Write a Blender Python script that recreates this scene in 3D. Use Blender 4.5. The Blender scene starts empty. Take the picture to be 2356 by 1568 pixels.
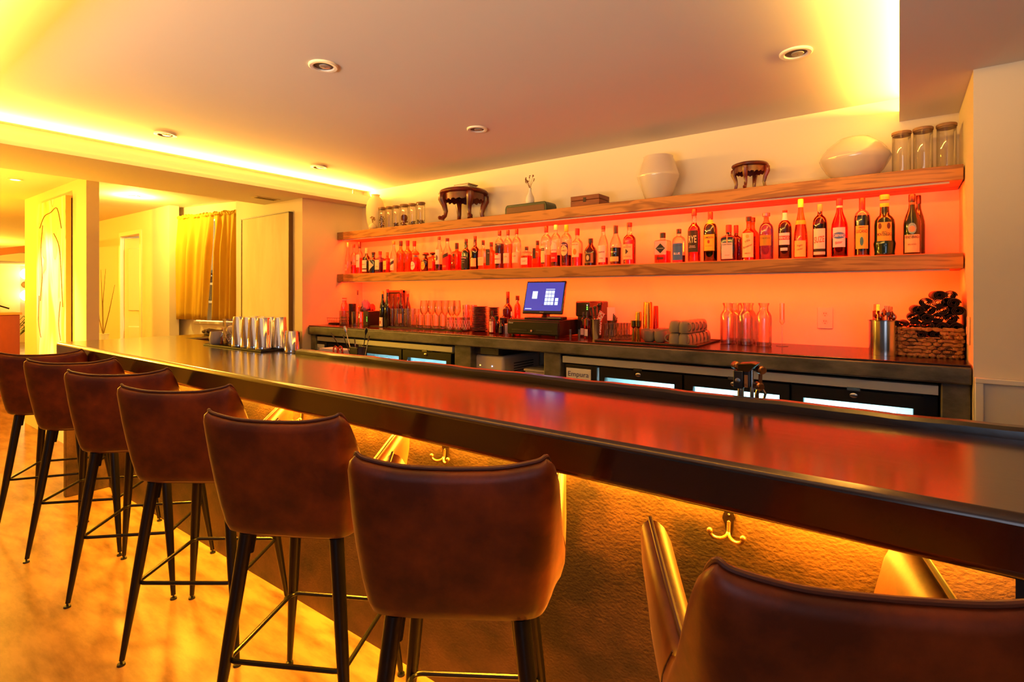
import bpy, math, random
from mathutils import Vector, Matrix
random.seed(7)
PI = math.pi
SC = bpy.context.scene
COL = SC.collection

# ---------------------------------------------------------------- camera, world, exposure
H0 = 1.37                      # eye height
FPX = 1220.6                   # focal length in pixels of a 2356 px wide frame
cd = bpy.data.cameras.new('camera'); CAM = bpy.data.objects.new('camera', cd); COL.objects.link(CAM)
cd.sensor_width = 36.0; cd.lens = FPX / 2356 * 36.0; cd.shift_y = -109.0 / 2356
cd.clip_start = 0.02; cd.clip_end = 100
CAM.location = (0, 0, H0); CAM.rotation_euler = (PI / 2, 0, math.radians(36.13))
SC.camera = CAM
SC.view_settings.view_transform = 'Standard'; SC.view_settings.look = 'None'
SC.view_settings.gamma = 1.0; SC.view_settings.exposure = -0.18
try: SC.view_settings.use_curve_mapping = False
except Exception: pass
SC.cycles.transparent_max_bounces = 24
SC.cycles.max_bounces = 10
SC.cycles.sample_clamp_indirect = 6.0
W = bpy.data.worlds.new('world'); SC.world = W; W.use_nodes = True
W.node_tree.nodes['Background'].inputs[0].default_value = (0.75, 0.85, 1.0, 1)
W.node_tree.nodes['Background'].inputs[1].default_value = 0.12

def area(name, loc, rot, sx, sy, power, color, spread=180):
    l = bpy.data.lights.new(name, 'AREA'); l.shape = 'RECTANGLE'; l.size = sx; l.size_y = sy
    l.energy = power; l.color = color; l.spread = math.radians(spread)
    o = bpy.data.objects.new(name, l); COL.objects.link(o); o.location = loc; o.rotation_euler = rot
    return o
def point(name, loc, power, color, r=0.04):
    l = bpy.data.lights.new(name, 'POINT'); l.energy = power; l.color = color; l.shadow_soft_size = r
    o = bpy.data.objects.new(name, l); COL.objects.link(o); o.location = loc; return o
def spot(name, loc, target, power, color, ang, r=0.03, blend=0.6):
    l = bpy.data.lights.new(name, 'SPOT'); l.energy = power; l.color = color; l.spot_size = math.radians(ang)
    l.spot_blend = blend; l.shadow_soft_size = r
    o = bpy.data.objects.new(name, l); COL.objects.link(o); o.location = loc
    o.rotation_euler = (Vector(target) - Vector(loc)).to_track_quat('-Z', 'Y').to_euler(); return o

YEL = (1.0, 0.50, 0.03); AMB = (1.0, 0.43, 0.02); RED = (1.0, 0.026, 0.001); WARM = (1.0, 0.62, 0.06)
# cove strips (they face the ceiling, tilted into the room)
area('cove_light_left', (-4.140, 1.85, 2.304), (PI, math.radians(48), 0), 0.022, 2.95, 155, (1.0, 0.52, 0.07))
area('cove_light_near', (-2.1, 0.31, 2.315), (math.radians(118), 0, 0), 3.9, 0.02, 62, (1.0, 0.50, 0.07))
area('cove_light_right', (0.095, 1.85, 2.275), (PI, math.radians(-48), 0), 0.03, 2.95, 125, (1.0, 0.52, 0.07))
# red strips behind the front edge of both shelves
area('shelf_light_upper', (-2.02, 3.10, 1.866), (math.radians(38), 0, 0), 4.4, 0.012, 90, RED)
area('shelf_light_lower', (-2.02, 3.10, 1.474), (math.radians(38), 0, 0), 4.4, 0.012, 95, RED)
# amber strip under the bar overhang
area('bar_strip_light', (-2.2, 1.334, 0.938), (math.radians(-4), 0, 0), 4.7, 0.012, 310, AMB)
# window daylight from behind the camera, then an added fill for the ceiling
area('daylight_rear', (1.6, -2.9, 1.5), (math.radians(95), 0, math.radians(15)), 1.6, 1.2, 20, (0.62, 0.75, 1.0))
area('ceiling_fill_rear', (-1.2, -2.6, 0.9), (math.radians(117), 0, 0), 4.0, 0.8, 27, (1.0, 0.84, 0.66), 40)  # unseen fill, added to brighten the ceiling
# warm lamps of the rooms on the left, with one added fill
point('vestibule_lamp', (-6.3, 2.1, 2.28), 70, (1.0, 0.68, 0.10), 0.05)
point('lounge_lamp', (-8.0, 0.35, 2.0), 260, (1.0, 0.42, 0.012), 0.06)
point('lounge_lamp_far', (-14.0, 1.6, 2.0), 800, (1.0, 0.52, 0.04), 0.1)
spot('picture_light', (-6.7, 0.6, 2.3), (-6.35, 1.5, 1.3), 170, (1.0, 0.8, 0.4), 50)
point('left_fill_light', (-5.7, 0.5, 1.3), 170, (1.0, 0.48, 0.03), 0.08)  # out-of-view fill added to brighten the beam underside, partition and floor
point('kitchen_lamp', (-6.3, 3.1, 2.2), 120, (1.0, 0.8, 0.4), 0.1)

# ---------------------------------------------------------------- calibrated photo geometry
def ray(u):
    d = u - 1178.0
    c, s = math.cos(math.radians(36.13)), math.sin(math.radians(36.13))
    return (-s * FPX + c * d, c * FPX + s * d)
def X(u, y): a, b = ray(u); return a / b * y
def Zat(u, v, y): a, b = ray(u); return H0 - (v - 675.0) * y / b
def onz(u, v, z): a, b = ray(u); t = (H0 - z) / (v - 675.0); return (a * t, b * t)
def RAD(u, y, hw):
    x = X(u, y); Z = -math.sin(math.radians(36.13)) * x + math.cos(math.radians(36.13)) * y
    return hw * Z / FPX * (Z / math.hypot(x, y))

# ---------------------------------------------------------------- tagging
def tag(o, label=None, cat=None, group=None, kind=None):
    if label: o['label'] = label
    if cat: o['category'] = cat
    if group: o['group'] = group
    if kind: o['kind'] = kind
    return o
def thing(name, label, cat, loc=(0, 0, 0), rz=0, group=None):
    o = bpy.data.objects.new(name, None); COL.objects.link(o); o.location = loc; o.rotation_euler = (0, 0, rz)
    o.empty_display_size = 0.05
    return tag(o, label, cat, group)
def copy_tree(o, parent=None):
    c = o.copy(); COL.objects.link(c); c.parent = parent
    for ch in list(o.children): copy_tree(ch, c)
    return c
def dup(root, loc, rz, label, group=None):
    c = copy_tree(root); c.location = loc; c.rotation_euler = (0, 0, rz); c['label'] = label
    if group: c['group'] = group
    return c

# ---------------------------------------------------------------- materials
def L(r, g, b):
    f = lambda c: (c / 255 / 12.92) if c / 255 <= 0.04045 else ((c / 255 + 0.055) / 1.055) ** 2.4
    return (f(r), f(g), f(b), 1)
MATS = {}
def mat(name, rgb, rough=0.5, metal=0.0, spec=0.5, noise=None, bump=None, coat=0, sheen=0, emit=None, mix2=None, stretch=(1, 1, 1)):
    """rgb 0-255. mix2=(rgb2, scale, lo, hi): noise mottling. bump=(scale, strength, dist)."""
    if name in MATS: return MATS[name]
    m = bpy.data.materials.new(name); m.use_nodes = True; nt = m.node_tree; b = nt.nodes['Principled BSDF']
    b.inputs['Base Color'].default_value = L(*rgb); b.inputs['Roughness'].default_value = rough
    b.inputs['Metallic'].default_value = metal; b.inputs['Specular IOR Level'].default_value = spec
    if sheen: b.inputs['Sheen Weight'].default_value = sheen; b.inputs['Sheen Tint'].default_value = (1, .55, .25, 1); b.inputs['Sheen Roughness'].default_value = 0.35
    if coat: b.inputs['Coat Weight'].default_value = coat; b.inputs['Coat Roughness'].default_value = 0.12
    if emit: b.inputs['Emission Color'].default_value = L(*emit[0]); b.inputs['Emission Strength'].default_value = emit[1]
    if mix2 or bump:
        tc = nt.nodes.new('ShaderNodeTexCoord'); mp = nt.nodes.new('ShaderNodeMapping')
        mp.inputs['Scale'].default_value = stretch; nt.links.new(tc.outputs['Object'], mp.inputs[0])
    if mix2:
        n = nt.nodes.new('ShaderNodeTexNoise'); n.inputs['Scale'].default_value = mix2[1]; n.inputs['Detail'].default_value = 7
        n.inputs['Roughness'].default_value = 0.62
        nt.links.new(mp.outputs[0], n.inputs['Vector'])
        r = nt.nodes.new('ShaderNodeValToRGB'); r.color_ramp.elements[0].position = mix2[2]; r.color_ramp.elements[1].position = mix2[3]
        r.color_ramp.elements[0].color = L(*rgb); r.color_ramp.elements[1].color = L(*mix2[0])
        nt.links.new(n.outputs['Fac'], r.inputs[0]); nt.links.new(r.outputs[0], b.inputs['Base Color'])
    if bump:
        n2 = nt.nodes.new('ShaderNodeTexNoise'); n2.inputs['Scale'].default_value = bump[0]; n2.inputs['Detail'].default_value = 6
        nt.links.new(mp.outputs[0], n2.inputs['Vector'])
        bp = nt.nodes.new('ShaderNodeBump'); bp.inputs['Strength'].default_value = bump[1]; bp.inputs['Distance'].default_value = bump[2]
        nt.links.new(n2.outputs['Fac'], bp.inputs['Height']); nt.links.new(bp.outputs[0], b.inputs['Normal'])
    MATS[name] = m; return m
def glass(name, rgb, gloss=0.10, rough=0.02, edge=0.55):
    """thin-walled glass: tinted transparency with fresnel reflection and darker rim."""
    if name in MATS: return MATS[name]
    m = bpy.data.materials.new(name); m.use_nodes = True; nt = m.node_tree; nt.nodes.clear()
    out = nt.nodes.new('ShaderNodeOutputMaterial'); tr = nt.nodes.new('ShaderNodeBsdfTransparent'); gl = nt.nodes.new('ShaderNodeBsdfGlossy')
    gl.inputs['Roughness'].default_value = rough; gl.inputs['Color'].default_value = (1, 1, 1, 1)
    lw = nt.nodes.new('ShaderNodeLayerWeight'); lw.inputs['Blend'].default_value = 0.25
    rm = nt.nodes.new('ShaderNodeMixRGB'); c = L(*rgb)
    rm.inputs[1].default_value = c; rm.inputs[2].default_value = (c[0] * edge, c[1] * edge, c[2] * edge, 1)
    nt.links.new(lw.outputs['Facing'], rm.inputs[0]); nt.links.new(rm.outputs[0], tr.inputs[0])
    mr = nt.nodes.new('ShaderNodeMapRange'); mr.inputs['To Min'].default_value = gloss * 0.5; mr.inputs['To Max'].default_value = 0.55
    fr = nt.nodes.new('ShaderNodeFresnel'); fr.inputs['IOR'].default_value = 1.45
    nt.links.new(fr.outputs[0], mr.inputs['Value'])
    mx = nt.nodes.new('ShaderNodeMixShader'); nt.links.new(mr.outputs[0], mx.inputs[0])
    nt.links.new(tr.outputs[0], mx.inputs[1]); nt.links.new(gl.outputs[0], mx.inputs[2]); nt.links.new(mx.outputs[0], out.inputs[0])
    MATS[name] = m; return m
def flat(rgb, rough=0.6, metal=0.0):
    return mat('paint_%d_%d_%d_%d_%d' % (rgb[0], rgb[1], rgb[2], rough * 10, metal * 10), rgb, rough, metal)

M_wall = mat('plaster_wall', (224, 208, 182), 0.75, bump=(9, 0.08, 0.01))
M_ceil = mat('plaster_ceiling', (216, 206, 198), 0.8, bump=(2.0, 0.12, 0.02))
M_panel = mat('rough_concrete_panel', (52, 38, 26), 0.5, spec=0.45, mix2=((104, 70, 42), 3.6, 0.40, 0.62), bump=(120, 0.5, 0.0022), stretch=(0.8, 1, 1.1))
M_floor = mat('polished_concrete_floor', (160, 120, 80), 0.30, spec=0.5, mix2=((92, 60, 36), 5.5, 0.38, 0.72), bump=(14, 0.10, 0.004), stretch=(0.7, 2.4, 1))
M_bar = mat('dark_bar_top', (26, 8, 4), 0.22, spec=0.8, coat=0.6, mix2=((12, 5, 4), 3.2, 0.35, 0.72), bump=(9, 0.12, 0.004), stretch=(0.6, 3.5, 2))
M_bar.node_tree.nodes['Principled BSDF'].inputs['Specular Tint'].default_value = (1, .74, .60, 1)
M_rail = mat('dark_rail', (34, 27, 25), 0.3, coat=0.3, mix2=((24, 17, 15), 8, 0.3, 0.7), bump=(16, 0.35, 0.006), stretch=(0.6, 1, 1))
M_conc = mat('grey_concrete', (94, 90, 84), 0.5, mix2=((36, 34, 32), 5, 0.36, 0.66), bump=(14, 0.35, 0.006), stretch=(1, 1, 2))
M_top = mat('dark_counter_top', (46, 20, 12), 0.2, coat=0.0, mix2=((28, 12, 10), 9, 0.4, 0.7), bump=(18, 0.14, 0.004))
M_leather = mat('brown_leather', (72, 26, 7), 0.42, spec=0.38, sheen=0.25, mix2=((128, 54, 16), 7, 0.42, 0.78), bump=(85, 0.10, 0.002))
M_pipe = mat('leather_piping', (80, 38, 24), 0.42)
M_black = mat('black_metal', (20, 15, 13), 0.30, metal=0.3, spec=0.5)
M_steel = mat('brushed_steel', (200, 200, 196), 0.22, metal=1.0)
M_chrome = mat('mirror_steel', (225, 222, 220), 0.06, metal=1.0)
M_gold = mat('polished_gold', (226, 160, 62), 0.16, metal=1.0)
M_plastic = mat('black_plastic', (18, 17, 18), 0.38)
M_white = mat('white_ceramic', (226, 220, 210), 0.30, spec=0.5)
M_mug = mat('grey_stoneware', (118, 104, 92), 0.62)
M_redwood = mat('red_wood', (120, 34, 14), 0.34, coat=0.1, mix2=((58, 18, 8), 14, 0.35, 0.7))
M_clear = glass('clear_glass', (248, 246, 242))
M_pink = glass('frosted_glass', (252, 244, 240), 0.16, 0.12, 0.8)
M_curtain = mat('mustard_fabric', (200, 156, 30), 0.85)
M_canvas = mat('cream_canvas', (224, 208, 176), 0.8, mix2=((214, 196, 160), 2, 0.4, 0.6), bump=(5, 0.25, 0.012), stretch=(2.5, 1, 0.6))

def wood(name, a, b, scale=1.6):
    m = bpy.data.materials.new(name); m.use_nodes = True; nt = m.node_tree; p = nt.nodes['Principled BSDF']
    tc = nt.nodes.new('ShaderNodeTexCoord'); mp = nt.nodes.new('ShaderNodeMapping'); mp.inputs['Scale'].default_value = (1.3, 9.0, 11.0)
    nt.links.new(tc.outputs['Object'], mp.inputs[0])
    n = nt.nodes.new('ShaderNodeTexNoise'); n.inputs['Scale'].default_value = scale; n.inputs['Detail'].default_value = 3; n.inputs['Distortion'].default_value = 0.6
    nt.links.new(mp.outputs[0], n.inputs['Vector'])
    k = nt.nodes.new('ShaderNodeMath'); k.operation = 'MULTIPLY'; k.inputs[1].default_value = 22; nt.links.new(n.outputs['Fac'], k.inputs[0])
    w = nt.nodes.new('ShaderNodeMath'); w.operation = 'SINE'; nt.links.new(k.outputs[0], w.inputs[0])
    q = nt.nodes.new('ShaderNodeMapRange'); q.inputs['From Min'].default_value = -1; nt.links.new(w.outputs[0], q.inputs['Value'])
    r = nt.nodes.new('ShaderNodeValToRGB'); r.color_ramp.elements[0].color = L(*a); r.color_ramp.elements[1].color = L(*b)
    r.color_ramp.elements[0].position = 0.25; r.color_ramp.elements[1].position = 1.0
    nt.links.new(q.outputs[0], r.inputs[0]); nt.links.new(r.outputs[0], p.inputs['Base Color'])
    p.inputs['Roughness'].default_value = 0.5
    MATS[name] = m; return m
M_pine = wood('pine_shelf', (200, 128, 62), (150, 88, 40))
M_stand = wood('brown_stand_wood', (122, 56, 30), (96, 40, 22))

# ---------------------------------------------------------------- mesh builder
class MB:
    def __init__(s): s.v = []; s.f = []
    def add(s, vs, fs):
        n = len(s.v); s.v += [tuple(p) for p in vs]; s.f += [tuple(i + n for i in f) for f in fs]; return s
    def box(s, a, b, rz=0, c=None):
        x0, y0, z0 = a; x1, y1, z1 = b
        vs = [(x0, y0, z0), (x1, y0, z0), (x1, y1, z0), (x0, y1, z0), (x0, y0, z1), (x1, y0, z1), (x1, y1, z1), (x0, y1, z1)]
        if rz:
            cx, cy = c if c else ((x0 + x1) / 2, (y0 + y1) / 2); k, q = math.cos(rz), math.sin(rz)
            vs = [(cx + (x - cx) * k - (y - cy) * q, cy + (x - cx) * q + (y - cy) * k, z) for x, y, z in vs]
        return s.add(vs, [(3, 2, 1, 0), (4, 5, 6, 7), (0, 1, 5, 4), (1, 2, 6, 5), (2, 3, 7, 6), (3, 0, 4, 7)])
    def prism(s, poly, z0, z1, axis='z'):
        n = len(poly)
        if axis == 'z': lo = [(x, y, z0) for x, y in poly]; hi = [(x, y, z1) for x, y in poly]
        elif axis == 'y': lo = [(x, z1, z) for x, z in poly]; hi = [(x, z0, z) for x, z in poly]
        else: lo = [(z0, y, z) for y, z in poly]; hi = [(z1, y, z) for y, z in poly]
        return s.add(lo + hi, [tuple(range(n - 1, -1, -1)), tuple(range(n, 2 * n))] + [(i, (i + 1) % n, n + (i + 1) % n, n + i) for i in range(n)])
    def lathe(s, prof, n=24, c=(0, 0, 0), caps=True, sx=1.0, sy=1.0):
        """prof: list of (r, z) or (r, z, squareness exponent)."""
        vs = []; m = len(prof)
        for p in prof:
            r, z = p[0], p[1]; e = p[2] if len(p) > 2 else 2.0
            for k in range(n):
                a = 2 * PI * (k + 0.5) / n; ca, sa = math.cos(a), math.sin(a)
                if e != 2.0:
                    ca = math.copysign(abs(ca) ** (2 / e), ca); sa = math.copysign(abs(sa) ** (2 / e), sa)
                vs.append((c[0] + r * ca * sx, c[1] + r * sa * sy, c[2] + z))
        fs = [(i * n + k, i * n + (k + 1) % n, (i + 1) * n + (k + 1) % n, (i + 1) * n + k) for i in range(m - 1) for k in range(n)]
        if caps:
            if prof[0][0] > 1e-5: fs.append(tuple(range(n - 1, -1, -1)))
            if prof[-1][0] > 1e-5: fs.append(tuple(range((m - 1) * n, m * n)))
        return s.add(vs, fs)
    def tube(s, path, r, n=10, closed=False, caps=True):
        P = [Vector(p) for p in path]; m = len(P); rs = r if isinstance(r, (list, tuple)) else [r] * m
        vs = []; up = None
        for i in range(m):
            if closed: t = (P[(i + 1) % m] - P[i - 1])
            else: t = P[min(i + 1, m - 1)] - P[max(i - 1, 0)]
            t.normalize()
            if up is None:
                up = Vector((0, 0, 1)) if abs(t.z) < 0.9 else Vector((1, 0, 0))
            a = up - t * up.dot(t)
            if a.length < 1e-4: a = Vector((1, 0, 0)) - t * t.x
            a.normalize(); up = a; b = t.cross(a)
            for k in range(n):
                g = 2 * PI * k / n; vs.append(P[i] + a * (rs[i] * math.cos(g)) + b * (rs[i] * math.sin(g)))
        q = m if closed else m - 1
        fs = [(i * n + k, i * n + (k + 1) % n, ((i + 1) % m) * n + (k + 1) % n, ((i + 1) % m) * n + k) for i in range(q) for k in range(n)]
        if caps and not closed: fs += [tuple(range(n - 1, -1, -1)), tuple(range((m - 1) * n, m * n))]
        return s.add(vs, fs)
    def sphere(s, c, r, n=14, sz=1.0):
        k = n // 2; return s.lathe([(max(r * math.sin(PI * i / k), 1e-6), -r * math.cos(PI * i / k) * sz) for i in range(k + 1)], n, c, caps=False)
    def xf(s, M, start=0):
        s.v[start:] = [tuple(M @ Vector(p)) for p in s.v[start:]]; return s
    def build(s, name, m, parent=None, bevel=0, smooth=True, sub=0, seg=2, ang=35):
        me = bpy.data.meshes.new(name); me.from_pydata(s.v, [], s.f); me.update()
        o = bpy.data.objects.new(name, me); COL.objects.link(o)
        if m: me.materials.append(m)
        if parent: o.parent = parent
        if smooth:
            for p in me.polygons: p.use_smooth = True
            me.set_sharp_from_angle(angle=math.radians(ang))
        if bevel:
            b = o.modifiers.new('bevel', 'BEVEL'); b.width = bevel; b.segments = seg; b.limit_method = 'ANGLE'; b.angle_limit = math.radians(40)
        if sub:
            b = o.modifiers.new('sub', 'SUBSURF'); b.levels = sub; b.render_levels = sub
        return o

# lettering -------------------------------------------------------
_TXT = {}
def text_geo(s, bold=0.0):
    k = (s, bold)
    if k not in _TXT:
        cu = bpy.data.curves.new('t', 'FONT'); cu.body = s; cu.resolution_u = 3; cu.offset = bold; cu.fill_mode = 'FRONT'
        ob = bpy.data.objects.new('t', cu); me = bpy.data.meshes.new_from_object(ob)
        vs = [tuple(v.co) for v in me.vertices]; fs = [tuple(p.vertices) for p in me.polygons]
        x0 = min((v[0] for v in vs), default=0); x1 = max((v[0] for v in vs), default=1)
        vs = [(v[0] - (x0 + x1) / 2, v[1] - 0.35) for v in vs]
        bpy.data.objects.remove(ob); bpy.data.curves.remove(cu); bpy.data.meshes.remove(me)
        _TXT[k] = (vs, fs, x1 - x0)
    return _TXT[k]
def lettering(s, cap, m, parent, zc=0, xc=0, R=None, d=0, bold=0.0, width=None, name='lettering', slant=0.0):
    """text in the parent's local XZ plane facing -y, wrapped on radius R if given."""
    vs, fs, w = text_geo(s, bold); k = cap / 0.7; kx = k
    if width: kx = width / max(w, 1e-6)
    out = []
    for x, y in vs:
        X_, Z_ = x * kx + xc, y * k + zc + x * kx * slant
        if R: a = X_ / R; out.append((R * math.sin(a), -R * math.cos(a), Z_))
        else: out.append((X_, -d, Z_))
    b = MB(); b.add(out, fs); return b.build(name, m, parent, smooth=False)
def patch(shape, w, z0, z1, m, parent, R=None, d=0, xc=0, name='label', n=14, curve=0):
    """printed paper: width w, from z0 to z1; shape rect / oval / diamond / arrow / arch."""
    vs = []; fs = []
    for i in range(n + 1):
        x = -w / 2 + w * i / n; q = abs(x) / (w / 2); zc = (z0 + z1) / 2; h = (z1 - z0) / 2; lo, hi = z0, z1
        if shape == 'oval': k = math.sqrt(max(0, 1 - q * q)); lo, hi = zc - h * k, zc + h * k
        elif shape == 'diamond': lo, hi = zc - h * (1 - q), zc + h * (1 - q)
        elif shape == 'arrow': k = 1 - max(0, (x / (w / 2) + 0.5) / 1.5); lo, hi = zc - h * k, zc + h * k
        elif shape == 'arch': k = math.sqrt(max(0, 1 - q * q)); hi = zc + h * (0.45 + 0.55 * k)
        elif shape == 'slash': lo = z0 + (x / w + 0.5) * (z1 - z0) * 0.45; hi = lo + (z1 - z0) * 0.45
        for z in (lo, hi):
            X_ = x + xc
            if R: a = X_ / R; vs.append((R * math.sin(a), -R * math.cos(a), z))
            else: vs.append((X_, -d, z))
    for i in range(n): fs.append((2 * i, 2 * i + 2, 2 * i + 3, 2 * i + 1))
    b = MB(); b.add(vs, fs); return b.build(name, m, parent)
# ================================================================ the setting
def struct(name, b, m, **k):
    o = b.build(name, m, None, **k); o['kind'] = 'structure'; return o
CE = 2.365
b = MB(); b.box((-22, -4, -0.1), (4, 8, 0)); struct('floor', b, M_floor, smooth=False)
b = MB(); b.box((-4.27, 0.20, CE), (0.17, 3.36, CE + 0.08)); struct('ceiling', b, M_ceil, smooth=False)
b = MB(); b.box((-22, -4, CE), (-4.9, 8, CE + 0.08)); struct('ceiling', b, M_ceil, smooth=False).name = 'ceiling_left_room'
# beam on the left with its light cove
b = MB(); b.box((-4.9, -1.5, 2.217), (-4.09, 3.36, 2.243)); b.box((-4.118, 0.35, 2.243), (-4.10, 3.36, 2.300)); b.box((-4.9, -1.5, 2.235), (-4.25, 3.36, 2.44))
struct('trim_1', b, M_ceil, smooth=False)
# soffit in front of and above the camera, with its cove
b = MB(); b.box((-4.1, -4, 2.245), (4, 0.38, 2.262)); b.box((-4.1, 0.365, 2.262), (0.0, 0.38, 2.298)); b.box((-4.1, -4, 2.262), (4, 0.22, 2.44))
struct('trim_2', b, M_ceil, smooth=False)
b = MB(); b.box((0.0, 0.38, 2.245), (4, 3.36, 2.262)); b.box((0.0, 0.38, 2.262), (0.012, 3.36, 2.295)); b.box((0.15, 0.22, 2.262), (4, 3.36, 2.44))
struct('trim_3', b, M_ceil, smooth=False)
# walls
b = MB(); b.box((-4.30, 3.35, 0), (0.30, 3.47, 2.44)); struct('wall_back', b, M_wall, smooth=False)
b = MB(); b.box((-5.44, 2.70, 0), (-4.27, 3.47, CE)); struct('wall_left', b, M_wall, smooth=False)
b = MB(); b.box((0.234, 2.74, 0), (4, 3.47, 2.30)); struct('wall_right', b, M_wall, smooth=False)
b = MB(); b.box((4, -4, 0), (4.1, 3.4, 2.44)); struct('wall_far_right', b, M_wall, smooth=False)
# wainscot on the right
b = MB(); b.box((0.236, 2.722, 0), (4, 2.742, 1.03)); struct('trim_4', b, mat('grey_white_panel', (200, 196, 188), 0.6), smooth=False)
b = MB(); b.box((0.236, 2.708, 1.025), (4, 2.742, 1.045)); b.box((0.236, 2.712, 0), (0.262, 2.73, 1.03))
struct('trim_5', b, mat('white_trim', (214, 208, 198), 0.5), bevel=0.003)
# partition with the tall painting
b = MB(); b.box((-7.5, 1.5, 0), (-5.55, 1.59, CE)); struct('wall_partition', b, M_wall, smooth=False)
# wall with the door
DX0, DX1, DZ = -8.08, -7.46, 2.10
b = MB(); b.box((-12, 2.55, 0), (DX0, 2.65, CE)); b.box((DX1, 2.55, 0), (-6.64, 2.65, CE)); b.box((DX0, 2.55, DZ), (DX1, 2.65, CE))
struct('wall_vestibule', b, M_wall, smooth=False)
def brick_mat():
    m = bpy.data.materials.new('red_brick'); m.use_nodes = True; nt = m.node_tree; p = nt.nodes['Principled BSDF']
    tc = nt.nodes.new('ShaderNodeTexCoord'); mp = nt.nodes.new('ShaderNodeMapping'); mp.inputs['Rotation'].default_value = (PI / 2, 0, PI / 2)
    nt.links.new(tc.outputs['Object'], mp.inputs[0])
    t = nt.nodes.new('ShaderNodeTexBrick'); t.inputs['Scale'].default_value = 4; t.inputs['Color1'].default_value = L(176, 92, 56); t.inputs['Color2'].default_value = L(140, 66, 40)
    t.inputs['Mortar'].default_value = L(206, 180, 140); t.inputs['Mortar Size'].default_value = 0.03
    nt.links.new(mp.outputs[0], t.inputs[0]); nt.links.new(t.outputs[0], p.inputs['Base Color']); p.inputs['Roughness'].default_value = 0.9
    return m
M_brick = brick_mat()
b = MB(); b.box((-12, 3.5, 0), (-9.2, 3.6, CE)); struct('wall_behind_door', b, M_brick, smooth=False)
M_door = mat('white_door_paint', (226, 216, 190), 0.45)
d = thing('door_1', None, None, (DX0, 2.6, 0), math.radians(22)); d['kind'] = 'structure'
b = MB(); b.box((0, -0.02, 0.01), (0.58, 0.02, 2.08)); b.build('door_leaf', M_door, d, bevel=0.003)
for (x0, x1, z0, z1) in ((0.07, 0.27, 1.15, 1.95), (0.33, 0.52, 1.15, 1.95), (0.07, 0.27, 0.2, 0.95), (0.33, 0.52, 0.2, 0.95)):
    b = MB(); b.box((x0, -0.035, z0), (x1, -0.018, z1)); b.build('door_panel', M_door, d, bevel=0.01)
b = MB(); b.tube([(0.53, -0.02, 1.02), (0.53, -0.07, 1.02), (0.43, -0.075, 1.02)], 0.009); b.tube([(0.53, -0.02, 1.02), (0.53, -0.03, 1.02)], 0.025, 16)
b.build('door_handle', mat('brass_handle', (190, 130, 60), 0.3, 1.0), d)
b = MB(); b.box((DX0 - 0.05, 2.535, 0), (DX0, 2.551, DZ + 0.05)); b.box((DX1, 2.535, 0), (DX1 + 0.05, 2.551, DZ + 0.05)); b.box((DX0, 2.535, DZ), (DX1, 2.551, DZ + 0.05))
struct('trim_6', b, M_door, bevel=0.002)
# curtained opening towards the kitchen: slanted wall
CA, CB = Vector((-6.80, 2.62, 0)), Vector((-5.56, 2.83, 0))
cdir = (CB - CA).normalized(); cnrm = Vector((-cdir.y, cdir.x, 0)); crz = math.atan2(cdir.y, cdir.x)
d = thing('window_1', None, None, tuple(CA + cnrm * 0.08), crz); d['kind'] = 'structure'
b = MB(); b.box((-0.1, 0, 0), (0.35, 0.1, CE)); b.box((1.0, 0, 0), (1.6, 0.1, CE)); b.box((0.35, 0, 2.2), (1.0, 0.1, CE)); b.box((0.35, 0, 0), (1.0, 0.1, 1.04))
b.build('window_surround', M_wall, d, smooth=False)
b = MB(); b.box((0.33, -0.02, 1.03), (1.02, 0.12, 1.06)); b.build('window_sill', M_door, d, bevel=0.003)
b = MB(); b.box((-9.1, 3.6, 0), (-5.3, 3.7, CE)); b.box((-9.2, 2.66, 0), (-9.1, 3.7, CE)); struct('wall_kitchen', b, M_wall, smooth=False)
# far end of the lounge
b = MB(); b.box((-20.1, -2, 0), (-20, 3.9, CE)); struct('wall_lounge', b, M_wall, smooth=False)
b = MB(); b.box((-20.1, 3.9, 0), (-20, 7, CE)); struct('wall_lounge_brick', b, M_brick, smooth=False)
b = MB(); b.box((-20, -2, 2.16), (-17.5, 7, CE)); struct('trim_7', b, M_ceil, smooth=False)
b = MB()
arc = [(0.7 + 0.2 * i, 1.62 + 0.42 * math.sin(min(1, i / 12) * PI / 2)) for i in range(13)]
b.prism([(y, z) for y, z in arc] + [(y, z + 0.085) for y, z in reversed(arc)], -9.25, -9.05, axis='x')
struct('trim_8', b, mat('arch_brown', (150, 92, 50), 0.6))
b = MB(); b.box((-22, 6.5, 0), (-9.5, 6.6, CE)); struct('wall_lounge_side', b, M_wall, smooth=False)
b = MB(); b.box((-22, -4.1, 0), (-3.5, -4.0, 2.44)); struct('wall_rear', b, M_wall, smooth=False)

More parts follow.
